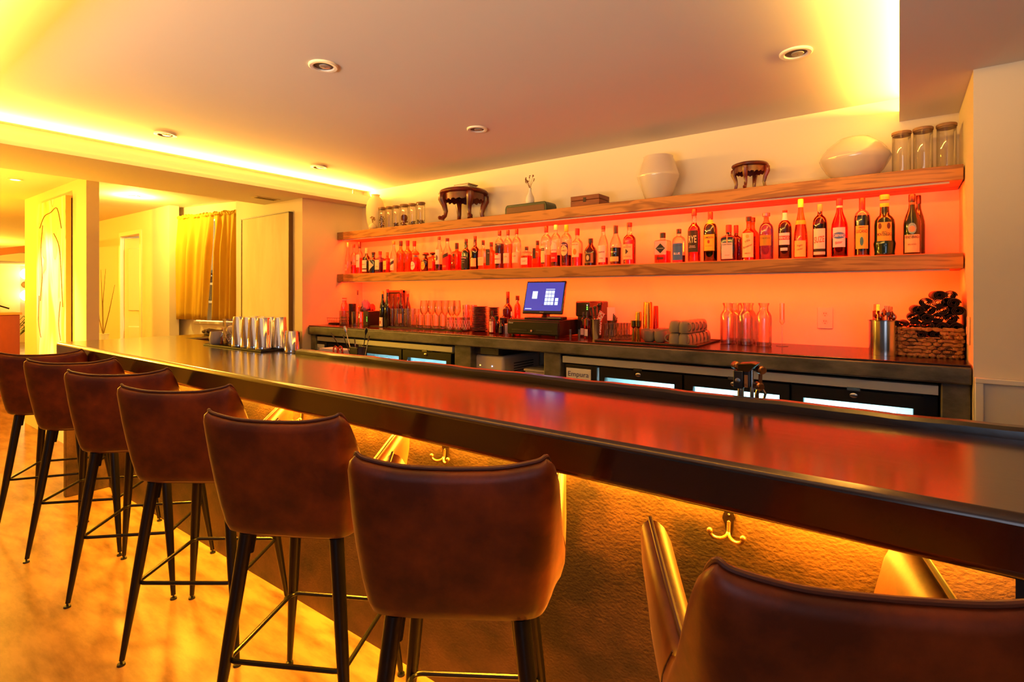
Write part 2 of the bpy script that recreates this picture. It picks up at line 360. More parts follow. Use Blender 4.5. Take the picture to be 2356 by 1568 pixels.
# downlights in the main ceiling
def downlight(name, x, y, label, lit=None, r=0.062, z=CE, group=None):
    t = thing(name, label, 'ceiling light', (x, y, z), 0, group)
    b = MB(); b.lathe([(r, 0), (r, -0.006), (r * 0.93, -0.009), (r * 0.72, -0.008), (r * 0.66, -0.001)], 28, caps=False)
    b.build('trim_ring', mat('white_fitting', (226, 220, 212), 0.4), t)
    b = MB(); b.lathe([(r * 0.68, -0.002), (r * 0.5, -0.003), (r * 0.02, -0.0035)], 24, caps=False)
    b.build('lens' if lit else 'baffle', lit if lit else mat('dark_baffle', (70, 58, 50), 0.5), t)
    if not lit:
        b = MB(); b.lathe([(r * 0.4, -0.004), (r * 0.36, -0.008), (r * 0.05, -0.009)], 20, (0.006, 0.004, 0), caps=False)
        b.build('bulb', mat('unlit_bulb', (150, 140, 130), 0.25), t)
    return t
dl = [(-3.70, 1.40, 'round recessed ceiling light left of the front pair, nearest the bright left cove'),
      (-2.03, 1.385, 'round recessed ceiling light in the front pair, above the middle of the bar'),
      (-3.68, 2.47, 'small round recessed ceiling light above the left end of the bottle shelves'),
      (-2.06, 2.465, 'round recessed ceiling light in front of the middle of the bottle shelves'),
      (-0.345, 2.46, 'round recessed ceiling light in the bright right corner of the ceiling')]
for i, (x, y, lb) in enumerate(dl): downlight('downlight', x, y, lb)
M_lit = mat('lit_lens', (255, 240, 200), 0.5, emit=((255, 232, 170), 14))
downlight('downlight', -6.3, 2.1, 'lit ceiling spot between the partition and the curtained window', M_lit, 0.05)
downlight('downlight', -7.42, 1.07, 'lit ceiling spot at far left, left of the tall painting', M_lit, 0.05) if False else None
p = onz(35, 412, CE); downlight('downlight', p[0], p[1], 'lit ceiling spot at far left, left of the tall painting', M_lit, 0.05)
# small slotted vent on the beam
t = thing('air_vent', 'small flat slotted vent in the beam above the framed canvas', 'vent', (-4.55, 2.52, 2.2165))
b = MB(); b.box((-0.05, -0.11, -0.004), (0.05, 0.11, 0)); b.build('vent_frame', mat('vent_white', (225, 205, 160), 0.5), t, bevel=0.002)
for k in (-1, 0, 1):
    b = MB(); b.box((-0.006 + k * 0.026, -0.09, -0.006), (0.006 + k * 0.026, 0.09, -0.0035)); b.build('slot', flat((96, 80, 60)), t)

# ================================================================ shelves
for z0, z1, lb in ((1.873, 1.942, 'upper thick pine wall shelf carrying vases, small stools and jars'),
                   (1.481, 1.552, 'lower thick pine wall shelf carrying the long row of liquor bottles')):
    t = thing('wall_shelf', lb, 'shelf', (-2.018, 3.06, z0))
    b = MB(); b.box((-2.247, 0, 0), (2.247, 0.29, z1 - z0)); b.build('board', M_pine, t, bevel=0.003)
    b = MB(); b.box((-2.249, -0.003, -0.0005), (-2.16, 0.03, z1 - z0 + 0.0005)); b.build('end_cap', mat('dark_end_grain', (140, 92, 52), 0.6, mix2=((100, 62, 34), 40, 0.3, 0.7), stretch=(1, 1, 3)), t, bevel=0.002)
    b = MB(); b.box((-2.2, 0.02, -0.008), (2.2, 0.034, 0)); b.build('led_strip', mat('strip_housing', (220, 200, 190), 0.5), t)

# ================================================================ back counter
t = thing('back_counter', 'long concrete back counter with dark glossy top under the shelves', 'counter', (0, 0, 0))
b = MB(); b.box((-4.267, 2.75, 1.008), (0.231, 3.346, 1.078)); b.build('slab', M_conc, t, bevel=0.008, seg=3)
b = MB(); b.box((-4.265, 2.757, 1.076), (0.229, 3.345, 1.087)); b.build('top_surface', M_top, t, bevel=0.004)
for x0, x1 in ((-4.266, -4.19), (-2.53, -2.38), (-1.785, -1.665), (0.137, 0.230)):
    b = MB(); b.box((x0, 2.78, 0), (x1, 3.34, 1.01)); b.build('pier', M_conc, t, bevel=0.006)

# undercounter fridges
M_fr = mat('fridge_black', (14, 14, 15), 0.35)
M_fin = mat('fridge_interior', (228, 238, 240), 0.4)
def fridge(x0, x1, doors, px0, px1, label, sign):
    t = thing('bar_fridge', label, 'fridge', (x0, 2.80, 0))
    w = x1 - x0
    b = MB(); b.box((0, 0.10, 0.05), (w, 0.13, 0.10)); b.box((0, 0.49, 0.05), (w, 0.52, 1.0)); b.box((0, 0.04, 0.93), (w, 0.5, 0.985))
    b.box((0, 0.04, 0.05), (0.025, 0.5, 0.95)); b.box((w - 0.03, 0.04, 0.05), (w, 0.5, 0.95)); b.box((0, 0.04, 0.05), (w, 0.5, 0.09))
    b.build('cabinet', M_fr, t)
    b = MB(); b.box((0.005, 0.475, 0.1), (w - 0.01, 0.488, 0.93)); b.box((0.03, 0.05, 0.5), (w - 0.035, 0.47, 0.505)); b.build('interior_lining', M_fin, t)
    b = MB(); b.box((0, -0.012, 0.952), (w, 0.04, 0.992)); b.build('steel_strip', mat('satin_strip', (190, 194, 194), .38, .35), t, bevel=0.002)
    for k in range(len(doors)):
        e1 = doors[k][1] - x0; e2 = doors[k + 1][0] - x0 if k + 1 < len(doors) else w - .002
        b = MB(); b.box((e1 - .035, .0385, .1), (max(e2, e1) + (.012 if k + 1 < len(doors) else 0), .055, .94)); b.build('door_divider', M_fr, t)
    b = MB(); b.box((px0 - x0, 0.0, 0.1), (px1 - x0, 0.04, 0.943)); b.build('control_panel', M_fr, t, bevel=0.003)
    s = MB(); sx0, sx1 = sign; s.box((sx0 - x0, -0.005, 0.857), (sx1 - x0, 0.0, 0.922)); s = s.build('sign_plate', mat('white_plate', (220, 224, 228), 0.35), t)
    lettering('Empura', 0.030, flat((20, 30, 110)), s, 0.889, (sx0 + sx1) / 2 - x0, d=0.0062, width=(sx1 - sx0) * 0.84, name='brand_lettering')
    for (a, c, wa, wc) in doors:
        dr = MB(); dr.box((a - x0, 0.002, 0.1), (wa - x0, 0.038, 0.94)); dr.box((wc - x0, 0.002, 0.1), (c - x0, 0.038, 0.94))
        dr.box((wa - x0, 0.002, 0.885), (wc - x0, 0.038, 0.94)); dr.box((wa - x0, 0.002, 0.1), (wc - x0, 0.038, 0.16))
        dr = dr.build('door', M_fr, t)
        g = MB(); g.box((wa - x0, 0.014, 0.16), (wc - x0, 0.020, 0.885)); g.build('door_glass', glass('fridge_glass', (226, 248, 250)), dr)
        k = MB(); k.tube([(wa - x0 - .004, .0, .86), (wa - x0 + .012, -.03, .84), (wa - x0 + .014, -.035, .76), (wa - x0 - .002, -.0, .70)], .007, 8); k.build('handle', M_fr, dr)
        k = MB(); k.lathe([(0.012, 0), (0.012, 0.006), (0.008, 0.008)], 16); k.xf(Matrix.Translation(((a + c) / 2 - x0, 0.002, 0.918)) @ Matrix.Rotation(PI / 2, 4, 'X') @ Matrix.Diagonal((1.3, 0.9, 1, 1)))
        k.build('lock', M_steel, dr)
        k = MB(); k.box(((a + c) / 2 - x0 - 0.025, -0.013, 0.94), ((a + c) / 2 - x0 + 0.025, -0.002, 0.955)); k.build('strip_tab', M_steel, dr)
        q = area('fridge_lamp', (((wa + wc) / 2), 2.99, 0.915), (0, 0, 0), (wc - wa) * 0.9, 0.12, 11, (0.78, 0.97, 1.0))
    return t
XU = lambda u: X(u, 2.8)
fridge(-4.18, -2.56, [(XU(752), XU(923), XU(768), XU(917)), (XU(926), XU(1037), XU(937), XU(1026))], -4.17, XU(750), 'black glass-door undercounter fridge at the left end of the back counter', (XU(721), XU(747)))
fridge(-1.655, 0.13, [(XU(1378), XU(1569), XU(1391), XU(1551)), (XU(1574), XU(1816), XU(1594), XU(1793)), (XU(1822), XU(2125), XU(1848), XU(2102))], -1.645, XU(1373), 'wide black glass-door undercounter fridge at the right, three lit doors', (XU(1304), XU(1360)))
# drinks stored inside the fridges: pale cans in rows
random.seed(3)
can = None
for (x0, x1) in ((XU(770), XU(915)), (XU(940), XU(1024)), (XU(1393), XU(1548)), (XU(1597), XU(1790)), (XU(1850), XU(2100))):
    n = int((x1 - x0) / 0.075)
    for i in range(n):
        x = x0 + 0.04 + i * 0.075; y = 3.13 + 0.03 * (i % 2)
        if can is None:
            can = thing('drink_bottle', 'pale bottle standing in the lit bar fridge', 'bottle', (x, y, 0.506), 0, 'bottles inside the fridges')
            q = MB(); q.lathe([(0.026, 0), (0.028, 0.01), (0.028, 0.17), (0.022, 0.21), (0.012, 0.25), (0.011, 0.30)], 14); q.build('bottle_body', mat('pale_blue_glass', (196, 220, 226), 0.2), can)
            q = MB(); q.lathe([(0.0285, 0.05), (0.0285, 0.13)], 14, caps=False); q.build('label', mat('pale_paper', (236, 240, 240), 0.6), can)
        else: dup(can, (x, y, 0.506), 0, 'pale bottle standing in the lit bar fridge')
# ice machine between the piers
t = thing('ice_machine', 'white boxy machine with small lights under the back counter', 'machine', (-2.30, 2.84, 0))
b = MB(); b.box((-0.155, 0, 0.3), (0.155, 0.45, 0.948)); b.build('housing', mat('warm_white_plastic', (206, 196, 184), 0.4), t, bevel=0.02, seg=3)
b = MB(); b.box((-0.16, -0.02, 0.955), (0.13, 0.35, 1.0)); b.build('bracket', mat('dark_grey_metal', (52, 50, 50), 0.4), t, bevel=0.002)
for x in (-0.14, 0.1):
    b = MB(); b.sphere((x, -0.021, 0.985), 0.004, 8); b.build('screw', M_steel, t)
for x, c in ((-0.045, (255, 200, 80)), (0.06, (170, 200, 255))):
    b = MB(); b.sphere((x, -0.001, 0.875), 0.004, 8); b.build('indicator_light', mat('led_%d' % c[2], c, 0.4, emit=(c, 6)), t)
for k in range(7):
    b = MB(); b.box((0.153, 0.12, 0.78 + k * 0.018), (0.157, 0.36, 0.786 + k * 0.018)); b.build('vent_slot', flat((60, 55, 50)), t)
lettering('ICEMAKE', 0.006, flat((70, 66, 64)), t, 0.928, -0.115, d=0.001)
t = thing('storage_box', 'low pale box beside the white machine under the counter', 'box', (-1.90, 2.88, 0))
b = MB(); b.box((-0.10, 0, 0.45), (0.10, 0.38, 0.86)); b.build('box_body', mat('pale_box', (170, 160, 150), 0.6), t, bevel=0.01)
b = MB(); b.box((-0.105, -0.005, 0.86), (0.105, 0.385, 0.875)); b.build('lid', mat('pale_lid', (180, 172, 164), 0.5), t, bevel=0.004)
b = MB(); b.box((-2.375, 2.84, 0.0), (-1.79, 3.30, 0.30)); b.build('plinth', M_conc, None); bpy.data.objects['plinth']['kind'] = 'structure'; bpy.data.objects['plinth'].name = 'trim_9'
b = MB(); b.box((-2.0, 2.87, 0.30), (-1.795, 3.28, 0.45)); o = b.build('storage_crate', mat('dark_crate', (60, 52, 46), 0.6)); tag(o, 'dark crate under the low pale box beneath the back counter', 'crate')

# ================================================================ bar
t = thing('bar_counter', 'long dark glossy bar counter with a rough panel front', 'bar', (0, 0, 0))
b = MB(); b.prism([(-4.57, 1.07), (1.3, 1.07), (1.3, 1.64), (-2.62, 1.64), (-2.62, 1.74), (-4.22, 1.74), (-4.22, 2.65), (-4.57, 2.65)], 0.944, 1.044)
b.build('worktop', M_bar, t, bevel=0.016, seg=4)
b = MB()
ys = [(1.615, 1.04), (1.617, 1.062), (1.627, 1.070), (1.655, 1.070), (1.668, 1.060), (1.672, 0.99), (1.66, 0.95), (1.64, 0.945)]
n = 60; random.seed(4)
vs = []
for i in range(n + 1):
    x = -2.62 + (1.3 + 2.62) * i / n; w = 0.002 * math.sin(i * 0.9) + 0.0012 * math.sin(i * 2.3)
    vs += [(x, y + w, z + w * 0.6) for y, z in ys]
m_ = len(ys); fs = [(i * m_ + k, i * m_ + (k + 1) % m_, (i + 1) * m_ + (k + 1) % m_, (i + 1) * m_ + k) for i in range(n) for k in range(m_)] + [tuple(range(m_ - 1, -1, -1)), tuple(range(n * m_, (n + 1) * m_))]
b.add(vs, fs); b.build('rail', M_rail, t)
b = MB(); b.box((-4.53, 1.352, 0), (0.175, 1.43, 0.945)); b.build('front_panel', M_panel, t, smooth=False)
b = MB(); b.box((-4.57, 1.11, 0), (-4.52, 2.6, 0.945)); b.build('end_panel', M_panel, t, bevel=0.004)
b = MB(); b.box((0.175, 1.44, 0), (1.3, 1.6, 0.945)); b.build('rear_panel', mat('dark_void_panel', (30, 24, 20), 0.7), t)
b = MB(); b.box((-4.5, 1.290, 0.938), (0.16, 1.32, 0.945)); b.build('led_channel', mat('strip_housing', (220, 200, 190), 0.5), t)
# coat hooks
def hook(x, z, label):
    t = thing('coat_hook', label, 'coat hook', (x, 1.3525, z), 0, 'double coat hooks under the bar')
    b = MB(); b.prism([(.016 * math.cos(q) * (1 if math.sin(q) > 0 else .7), .020 + .026 * math.sin(q) * (1 if math.sin(q) > 0 else 1.6)) for q in [k * PI / 10 for k in range(20)]], -.006, 0, axis='y')
    b.build('plate', mat('bronze_hook', (40, 22, 12), 0.4, 0.5), t, bevel=.0015)
    for sg in (-1, 1):
        pts = [(0, -0.006, 0.016)]
        for k in range(13):
            a = k / 12 * PI * 1.05; pts.append((sg * (0.019 - 0.019 * math.cos(a)), -0.010 - 0.022 * math.sin(a / 2), -0.008 - 0.014 * math.sin(a)))
        b = MB(); b.tube(pts, [0.0046] * len(pts), 10); b.sphere(pts[-1], 0.0075, 12); b.build('prong', mat('brass_prong', (150, 116, 70), 0.3, 0.9), t)
    for zz in (0.033, 0.016):
        b = MB(); b.sphere((0, -0.0065, zz), 0.003, 8); b.build('screw', M_steel, t)
hook(-0.333, 0.803, 'brass double coat hook on the bar front above the nearest stool')
hook(-1.27, 0.815, 'double coat hook on the bar front just above the back of the second-nearest stool')
hook(-2.14, 0.828, 'double coat hook farthest left, peeking above the back of the third-nearest stool')
# ================================================================ bar stools
def catmull(P, n):
    out = []; m = len(P)
    for i in range(m - 1):
        p0, p1, p2, p3 = P[max(i - 1, 0)], P[i], P[i + 1], P[min(i + 2, m - 1)]
        for k in range(n):
            t = k / n; out.append([0.5 * (2 * b + (c - a) * t + (2 * a - 5 * b + 4 * c - d) * t * t + (3 * b - a - 3 * c + d) * t ** 3) for a, b, c, d in zip(p0, p1, p2, p3)])
    out.append(list(P[-1])); return out
HALF = [  # topx, topy, topz, botx, boty  (from the middle of the back to the arm tip)
    (0.000, -0.262, 1.010, 0.000, -0.190), (0.100, -0.263, 1.014, 0.095, -0.190), (0.180, -0.260, 1.028, 0.158, -0.184),
    (0.211, -0.247, 1.036, 0.188, -0.166), (0.223, -0.218, 1.012, 0.204, -0.130), (0.228, -0.180, 0.935, 0.212, -0.085),
    (0.229, -0.140, 0.862, 0.215, -0.050), (0.230, -0.105, 0.832, 0.217, -0.015), (0.236, -0.050, 0.842, 0.217, 0.030),
    (0.246, 0.050, 0.874, 0.214, 0.095), (0.257, 0.180, 0.912, 0.200, 0.195)]
def make_stool(label):
    t = thing('bar_stool', label, 'bar stool', (0, 0, 0), 0, 'leather bar stools along the bar')
    h = catmull([list(p) for p in HALF], 5)
    full = [[-p[0], p[1], p[2], -p[3], p[4]] for p in reversed(h[1:])] + h
    n = len(full); ZB = 0.655
    b = MB(); rings = []; seam = []
    T = [0.0, 0.012, 0.04, 0.10, 0.25, 0.45, 0.65, 0.82, 0.92, 0.97]
    def inward(i):
        a = full[max(i - 1, 0)]; c = full[min(i + 1, n - 1)]
        t_ = Vector((c[0] - a[0], c[1] - a[1], 0)).normalized(); return Vector((-t_.y, t_.x, 0)) if True else None
    for i, (tx, ty, tz, bx, by) in enumerate(full):
        inn = inward(i)
        if inn.dot(Vector((-tx, 0.1 - ty, 0))) < 0: inn = -inn
        ring = []
        def P(q, off):
            e = q; x = bx + (tx - bx) * e; y = by + (ty - by) * e; z = ZB + (tz - ZB) * q
            return Vector((x, y, z)) + inn * off
        for q in T:
            off = {0.0: 0.040, 0.012: 0.020, 0.04: 0.006, 0.10: 0.0}.get(q, -(0.004 + 0.016 * min(1, abs(i - (n - 1) / 2) / (n * .3)) ** 3) * math.sin(PI * q))
            if q == 0.97: off = 0.004
            ring.append(P(q, off))
        s = P(1.0, 0.018); seam.append(s + Vector((0, 0, 0.002))); ring.append(s)
        for q in (0.975, 0.93, 0.82, 0.6, 0.35, 0.15): ring.append(P(q, {0.975: 0.034, 0.93: 0.043}.get(q, 0.050)))
        rings.append(ring)
    m = len(rings[0])
    for r in rings: b.v += [tuple(p) for p in r]
    for i in range(n - 1):
        for k in range(m - 1): b.f.append((i * m + k, (i + 1) * m + k, (i + 1) * m + k + 1, i * m + k + 1))
    b.f.append(tuple(range(m - 1, -1, -1))); b.f.append(tuple(range((n - 1) * m, n * m)))
    b.build('shell', M_leather, t, ang=70)
    b = MB(); b.tube(seam, 0.0045, 8); b.build('piping', M_pipe, t)
    # seam down each side where back and arm meet
    for sgn in (-1, 1):
        i = (n - 1) // 2 + sgn * 36; tx, ty, tz, bx, by = full[i]
        pts = []
        for k in range(9):
            q = 0.06 + 0.92 * k / 8; e = q; pts.append((bx + (tx - bx) * e + sgn * (0.019 * math.sin(PI * q) + 0.0008), by + (ty - by) * e, ZB + (tz - ZB) * q))
        b = MB(); b.tube(pts, 0.0016, 6); b.build('side_seam', M_pipe, t)
    poly = [(p[3] * 0.86, p[4] * 0.86 + 0.0) for p in full]
    b = MB(); b.prism(poly, ZB - 0.004, ZB + 0.02); b.build('seat_base', M_leather, t, bevel=0.006)
    b = MB(); b.lathe([(0.13, 0.665, 4), (0.165, 0.672, 4), (0.175, 0.70, 4), (0.172, 0.745, 4), (0.155, 0.763, 4), (0.09, 0.770, 3), (0.001, 0.771, 2)], 40, (0, 0.02, 0), sy=1.0); b.build('seat_cushion', M_leather, t, ang=60)
    for sx in (-1, 1):
        for sy in (-1, 1):
            g = MB(); g.tube([(sx * 0.143, sy * 0.143, 0.652), (sx * 0.178, sy * 0.178, 0.33), (sx * 0.213, sy * 0.213, 0.018)], [0.021, 0.018, 0.0095], 16); g = g.build('leg', M_black, t)
            f = MB(); f.lathe([(0.004, 0.022), (0.004, 0.008), (0.013, 0.007), (0.014, 0.0)], 14, (sx * 0.2145, sy * 0.2145, 0)); f.build('foot_pad', M_plastic, g)
            k = MB(); k.tube([(sx * 0.143 - sx * 0.012, sy * 0.143 - sy * 0.012, 0.65), (sx * 0.15 - sx * 0.012, sy * 0.15 - sy * 0.012, 0.59)], 0.013, 10); k.build('bracket', M_black, g)
    pts = []; hs = 0.180; rr = 0.028
    for cx, cy, a0 in ((1, 1, 0), (-1, 1, 90), (-1, -1, 180), (1, -1, 270)):
        for k in range(6):
            a = math.radians(a0 + k * 18); pts.append((cx * (hs - rr) + rr * math.cos(a), cy * (hs - rr) + rr * math.sin(a), 0.285))
    b = MB(); b.tube(pts, 0.0072, 10, closed=True); b.build('foot_ring', M_black, t)
    return t
stools = [(-4.238, 1.013, 54.8, 'brown leather bar stool farthest left in the row, partly cut by the left edge'),
          (-3.60, 1.028, 46, 'brown leather bar stool second from the far left end of the row'),
          (-2.935, 1.030, 44.6, 'brown leather bar stool third from the far left, before the middle one'),
          (-2.27, 1.030, 35.9, 'brown leather bar stool exactly in the middle of the row of seven'),
          (-1.533, 1.015, 28.5, 'brown leather bar stool third from the right, its lit right arm showing'),
          (-0.876, 1.006, 33, 'large near brown leather bar stool whose square back shows whole, second from the right'),
          (-0.114, 0.984, 27, 'darkest nearest bar stool in the lower right corner, two glowing arm tips')]
s0 = make_stool(stools[0][3])
for i, (x, y, a, lb) in enumerate(stools):
    if i == 0: s0.location = (x, y, 0); s0.rotation_euler = (0, 0, math.radians(a))
    else: dup(s0, (x, y, 0), math.radians(a), lb)
# ================================================================ bottles
PROF = {  # (r, z, squareness) as fractions of radius and of total height; the cap starts at the last z
    'std':   [(.90, 0), (1, .012), (1, .56), (.97, .61), (.84, .655), (.60, .69), (.42, .72), (.35, .755), (.33, .86), (.36, .865), (.36, .90)],
    'round': [(.92, 0), (1, .012), (1, .60), (.985, .65), (.93, .70), (.78, .745), (.52, .78), (.36, .80), (.33, .83), (.33, .87)],
    'wine':  [(.92, 0), (1, .012), (1, .50), (.94, .57), (.76, .65), (.54, .72), (.40, .78), (.36, .84), (.35, .91)],
    'whisky': [(.90, 0), (1, .012), (1, .55), (.93, .605), (.70, .65), (.46, .68), (.38, .72), (.42, .77), (.36, .83), (.34, .87)],
    'cone':  [(.92, 0), (1, .012), (.99, .30), (.90, .45), (.70, .60), (.50, .71), (.38, .80), (.35, .86)],
    'squat': [(.90, 0), (1, .02), (1, .50), (.96, .57), (.80, .64), (.55, .69), (.36, .73), (.33, .80)],
    'flask': [(.80, 0), (.94, .02), (1, .42), (.96, .55), (.78, .64), (.50, .72), (.36, .78), (.33, .84)],
    'sqr':   [(.94, 0, 7), (1, .02, 7), (1, .60, 7), (.95, .65, 6), (.75, .685, 4), (.45, .71, 2), (.38, .73, 2), (.36, .84, 2)],
    'sqrs':  [(.94, 0, 7), (1, .02, 7), (1, .70, 7), (.95, .74, 6), (.62, .765, 3), (.38, .78, 2), (.36, .84, 2)],
    'bulge': [(.86, 0), (.92, .02), (.90, .06), (.98, .17), (1.0, .20), (.92, .25), (.92, .50), (.88, .58), (.72, .63), (.46, .67), (.42, .72), (.40, .86)],
    'jar':   [(.95, 0), (1, .01), (1, .93)],
    'carafe': [(.92, 0), (1, .02), (1, .62), (.97, .70), (.80, .77), (.58, .82), (.56, .92), (.70, .97), (.72, 1.0)],
}
def rad_at(prof, z):
    for a, b in zip(prof, prof[1:]):
        if a[1] <= z <= b[1]: return a[0] + (b[0] - a[0]) * (z - a[1]) / max(b[1] - a[1], 1e-9)
    return prof[-1][0]
NAV = (22, 26, 44)
def bottle(loc, R, H, kind, body, label, liquid=None, fill=0.6, cap=(30, 24, 24), capr=None, labels=(), texts=(), caps_metal=0, cat='bottle', name='liquor_bottle', group=None, band=None, rz=0, cork=False, capz=None):
    t = thing(name, label, cat, loc, rz, group)
    pf = PROF[kind]; z1 = capz or pf[-1][1]; sq = kind.startswith('sqr')
    prof = [(p[0] * R, p[1] * H) + ((p[2],) if len(p) > 2 else ()) for p in pf]
    b = MB(); b.lathe(prof, 28 if not sq else 40)
    bd = b.build('glass_body', body, t, ang=50)
    if liquid:
        z0 = 0.03
        lp = [((rad_at(pf, z0) * R) * 0.90, z0 * H)] + [(p[0] * R * 0.93, p[1] * H) + ((p[2],) if len(p) > 2 else ()) for p in pf if z0 < p[1] < fill] + [(rad_at(pf, fill) * R * 0.93, fill * H) + ((7,) if sq and fill < .6 else ())]
        if sq: lp[0] = lp[0] + (7,)
        b = MB(); b.lathe(lp, 24 if not sq else 40); b.build('liquid', liquid, t, ang=50)
    if cap and cap[0] < 125: cap = tuple(int(c * .5) for c in cap)
    cr = capr * R if capr else pf[-1][0] * R * 1.12
    if cap:
        b = MB(); b.lathe([(cr, z1 * H - 0.001), (cr * 1.02, z1 * H + 0.002), (cr * 1.02, H - 0.002), (cr * 0.92, H)], 18)
        if cork == 'mush':
            b = MB(); b.lathe([(cr * .8, z1 * H - 0.001), (cr * .85, (z1 + .03) * H), (cr * 1.9, (z1 + .05) * H), (cr * 2.1, (z1 + .10) * H), (cr * 1.5, H - .002), (.001, H)], 18)
        b.build('cap', flat(cap, 0.4, caps_metal), t)
    if band:
        c_, za, zb = band; b = MB(); b.lathe([(rad_at(pf, za) * R * 1.04, za * H), (rad_at(pf, (za + zb) / 2) * R * 1.05, (za + zb) / 2 * H), (rad_at(pf, zb) * R * 1.06, zb * H)], 18, caps=False); b.build('neck_band', flat(c_), t)
    last = None
    for q in labels:
        shape, wf, za, zb, col = q[:5]; xc = (q[5] if len(q) > 5 else 0) * R
        rr = max(rad_at(pf, za), rad_at(pf, zb)) * R + 0.0009 + (0.0004 * labels.index(q))
        last = patch(shape, wf * R, za * H, zb * H, flat(col, 0.7), t, None if sq else rr, R * 1.0 + 0.0008 + 0.0004 * labels.index(q), xc)
    for q in texts:
        s, zc, hf, col = q[:4]; wf = q[4] if len(q) > 4 else None; sl = q[5] if len(q) > 5 else 0
        rr = rad_at(pf, zc) * R + 0.0022
        lettering(s, hf * H, flat(col, 0.6), last or t, zc * H, 0, None if sq else rr, R + 0.0022, 0.012, wf * R if wf else None, slant=sl)
    return t
C3 = lambda cx, top, hw: (770 + cx / 4.127, 400 + top / 4.127, hw / 4.127)
C4 = lambda cx, top, hw: (1100 + cx / 3.733, 380 + top / 3.733, hw / 3.733)
C5 = lambda cx, top, hw: (1460 + cx / 4.9, 340 + top / 4.9, hw / 4.9)
C6 = lambda cx, top, hw: (1820 + cx / 3.92, 260 + top / 3.92, hw / 3.92)
SH = 1.552
def on_shelf(C, cx, top, hw, kind, body, label, y=3.145, **k):
    u, v, h = C(cx, top, hw); R = RAD(u, y, h)
    return bottle((X(u, y), y, SH), R, Zat(u, v, y) - SH, kind, body, label, group='liquor bottles on the lower shelf', **k)
g_clear = M_clear
g_red = glass('red_spirit', (236, 40, 24), 0.08); g_amber = glass('amber_spirit', (240, 150, 60), 0.08); g_peach = glass('peach_spirit', (255, 196, 130), 0.08)
g_purple = glass('purple_spirit', (120, 40, 110), 0.08); g_dred = glass('deep_red_spirit', (140, 20, 20), 0.08); g_blue = glass('violet_glass', (170, 150, 210), 0.16)
g_orange = glass('orange_spirit', (255, 170, 90), 0.08); g_green = glass('green_bottle_glass', (120, 130, 50), 0.15)
o_green = mat('dark_green_glass', (20, 38, 16), 0.10, spec=0.7); o_black = mat('black_glass', (14, 12, 16), 0.10, spec=0.7); o_brown = mat('dark_brown_glass', (44, 14, 8), 0.10, spec=0.7)
o_navy = mat('navy_glass', (16, 18, 40), 0.10, spec=0.7)
CRM = (236, 222, 196); WHT = (240, 232, 224); INK = (34, 28, 30); GLD = (226, 178, 66)
# ---- the long row, left to right
on_shelf(C3, 125, 650, 28, 'cone', g_clear, 'slim clear liquor bottle, leftmost on the lower shelf', cap=(246, 200, 180), labels=[('rect', 1.2, .12, .30, (250, 190, 150))], texts=[('VODKA', .2, .03, INK, .9)])
on_shelf(C3, 183, 668, 32, 'std', g_clear, 'clear bottle with dark round emblem, second from the left end', liquid=g_red, fill=.3, cap=(220, 40, 40), labels=[('oval', .9, .30, .44, (96, 24, 30))], texts=[('DELTA', .22, .03, INK, 1.1)])
on_shelf(C3, 237, 645, 33, 'std', g_clear, 'tall clear bottle with white label and dark cap near the left end', cap=(50, 20, 40), capz=.80, liquid=g_orange, fill=.5, labels=[('rect', 1.7, .20, .60, WHT)], texts=[('Ketel', .42, .04, INK, 1.1)])
on_shelf(C3, 303, 705, 42, 'squat', g_green, 'olive green bottle with white label left of the black bottle', liquid=g_green, fill=.5, cap=(246, 206, 170), labels=[('rect', 1.7, .20, .52, WHT), ('rect', 1.7, .08, .16, WHT)], texts=[('TANQUERAY', .36, .028, INK, 1.4)])
on_shelf(C3, 368, 742, 44, 'std', o_navy, 'black bottle with a cream pointed arrow label on the left of the shelf', cap=(26, 26, 40), labels=[('arrow', 1.85, .10, .66, CRM)], texts=[('GRAY', .38, .035, (120, 100, 80), 1.1)])
on_shelf(C3, 432, 733, 40, 'sqr', g_blue, 'violet square bottle with white label and red cap', liquid=g_blue, fill=.5, cap=(226, 50, 30), labels=[('rect', 1.55, .16, .60, CRM)], texts=[('GIN', .30, .04, INK, .8)])
on_shelf(C3, 500, 742, 34, 'sqr', g_orange, 'small amber square bottle with yellow label and glass stopper', liquid=g_amber, fill=.55, cap=(236, 120, 60), labels=[('rect', 1.3, .16, .58, (244, 214, 110))], texts=[('RESERVA', .36, .03, INK, 1.0)])
on_shelf(C3, 562, 640, 34, 'wine', g_clear, 'slender clear bottle whose white label shows a dark running figure', cap=(250, 120, 60), labels=[('rect', 1.7, .08, .44, WHT), ('slash', 1.7, .20, .42, (40, 30, 60))], texts=[('TEQ', .14, .035, (60, 90, 120), .8)])
on_shelf(C3, 628, 635, 42, 'std', g_peach, 'tall pale bottle with black cap and small dark goat emblem', liquid=g_peach, fill=.6, cap=(56, 16, 26), capz=.84, labels=[('arch', .45, .30, .46, (110, 60, 20))])
on_shelf(C3, 693, 633, 44, 'std', g_peach, 'tall pale bottle with dark red cap and small dark emblem, left one of two', liquid=g_peach, fill=.6, cap=(170, 16, 40), capz=.84, labels=[('arch', .45, .30, .46, (140, 40, 20))])
on_shelf(C3, 757, 637, 42, 'std', g_clear, 'clear bottle with dark red cap rising behind the squat round-label bottle', liquid=g_orange, fill=.45, cap=(170, 16, 40), capz=.84, y=3.24)
on_shelf(C3, 770, 735, 47, 'squat', g_orange, 'squat amber bottle with white oval label and blue-orange stopper', liquid=g_orange, fill=.5, cap=(236, 84, 30), cork='mush', band=((60, 90, 150), .73, .80), labels=[('oval', 1.3, .10, .50, (250, 240, 214))], texts=[('Don', .30, .05, (150, 90, 40), .8, .2)])
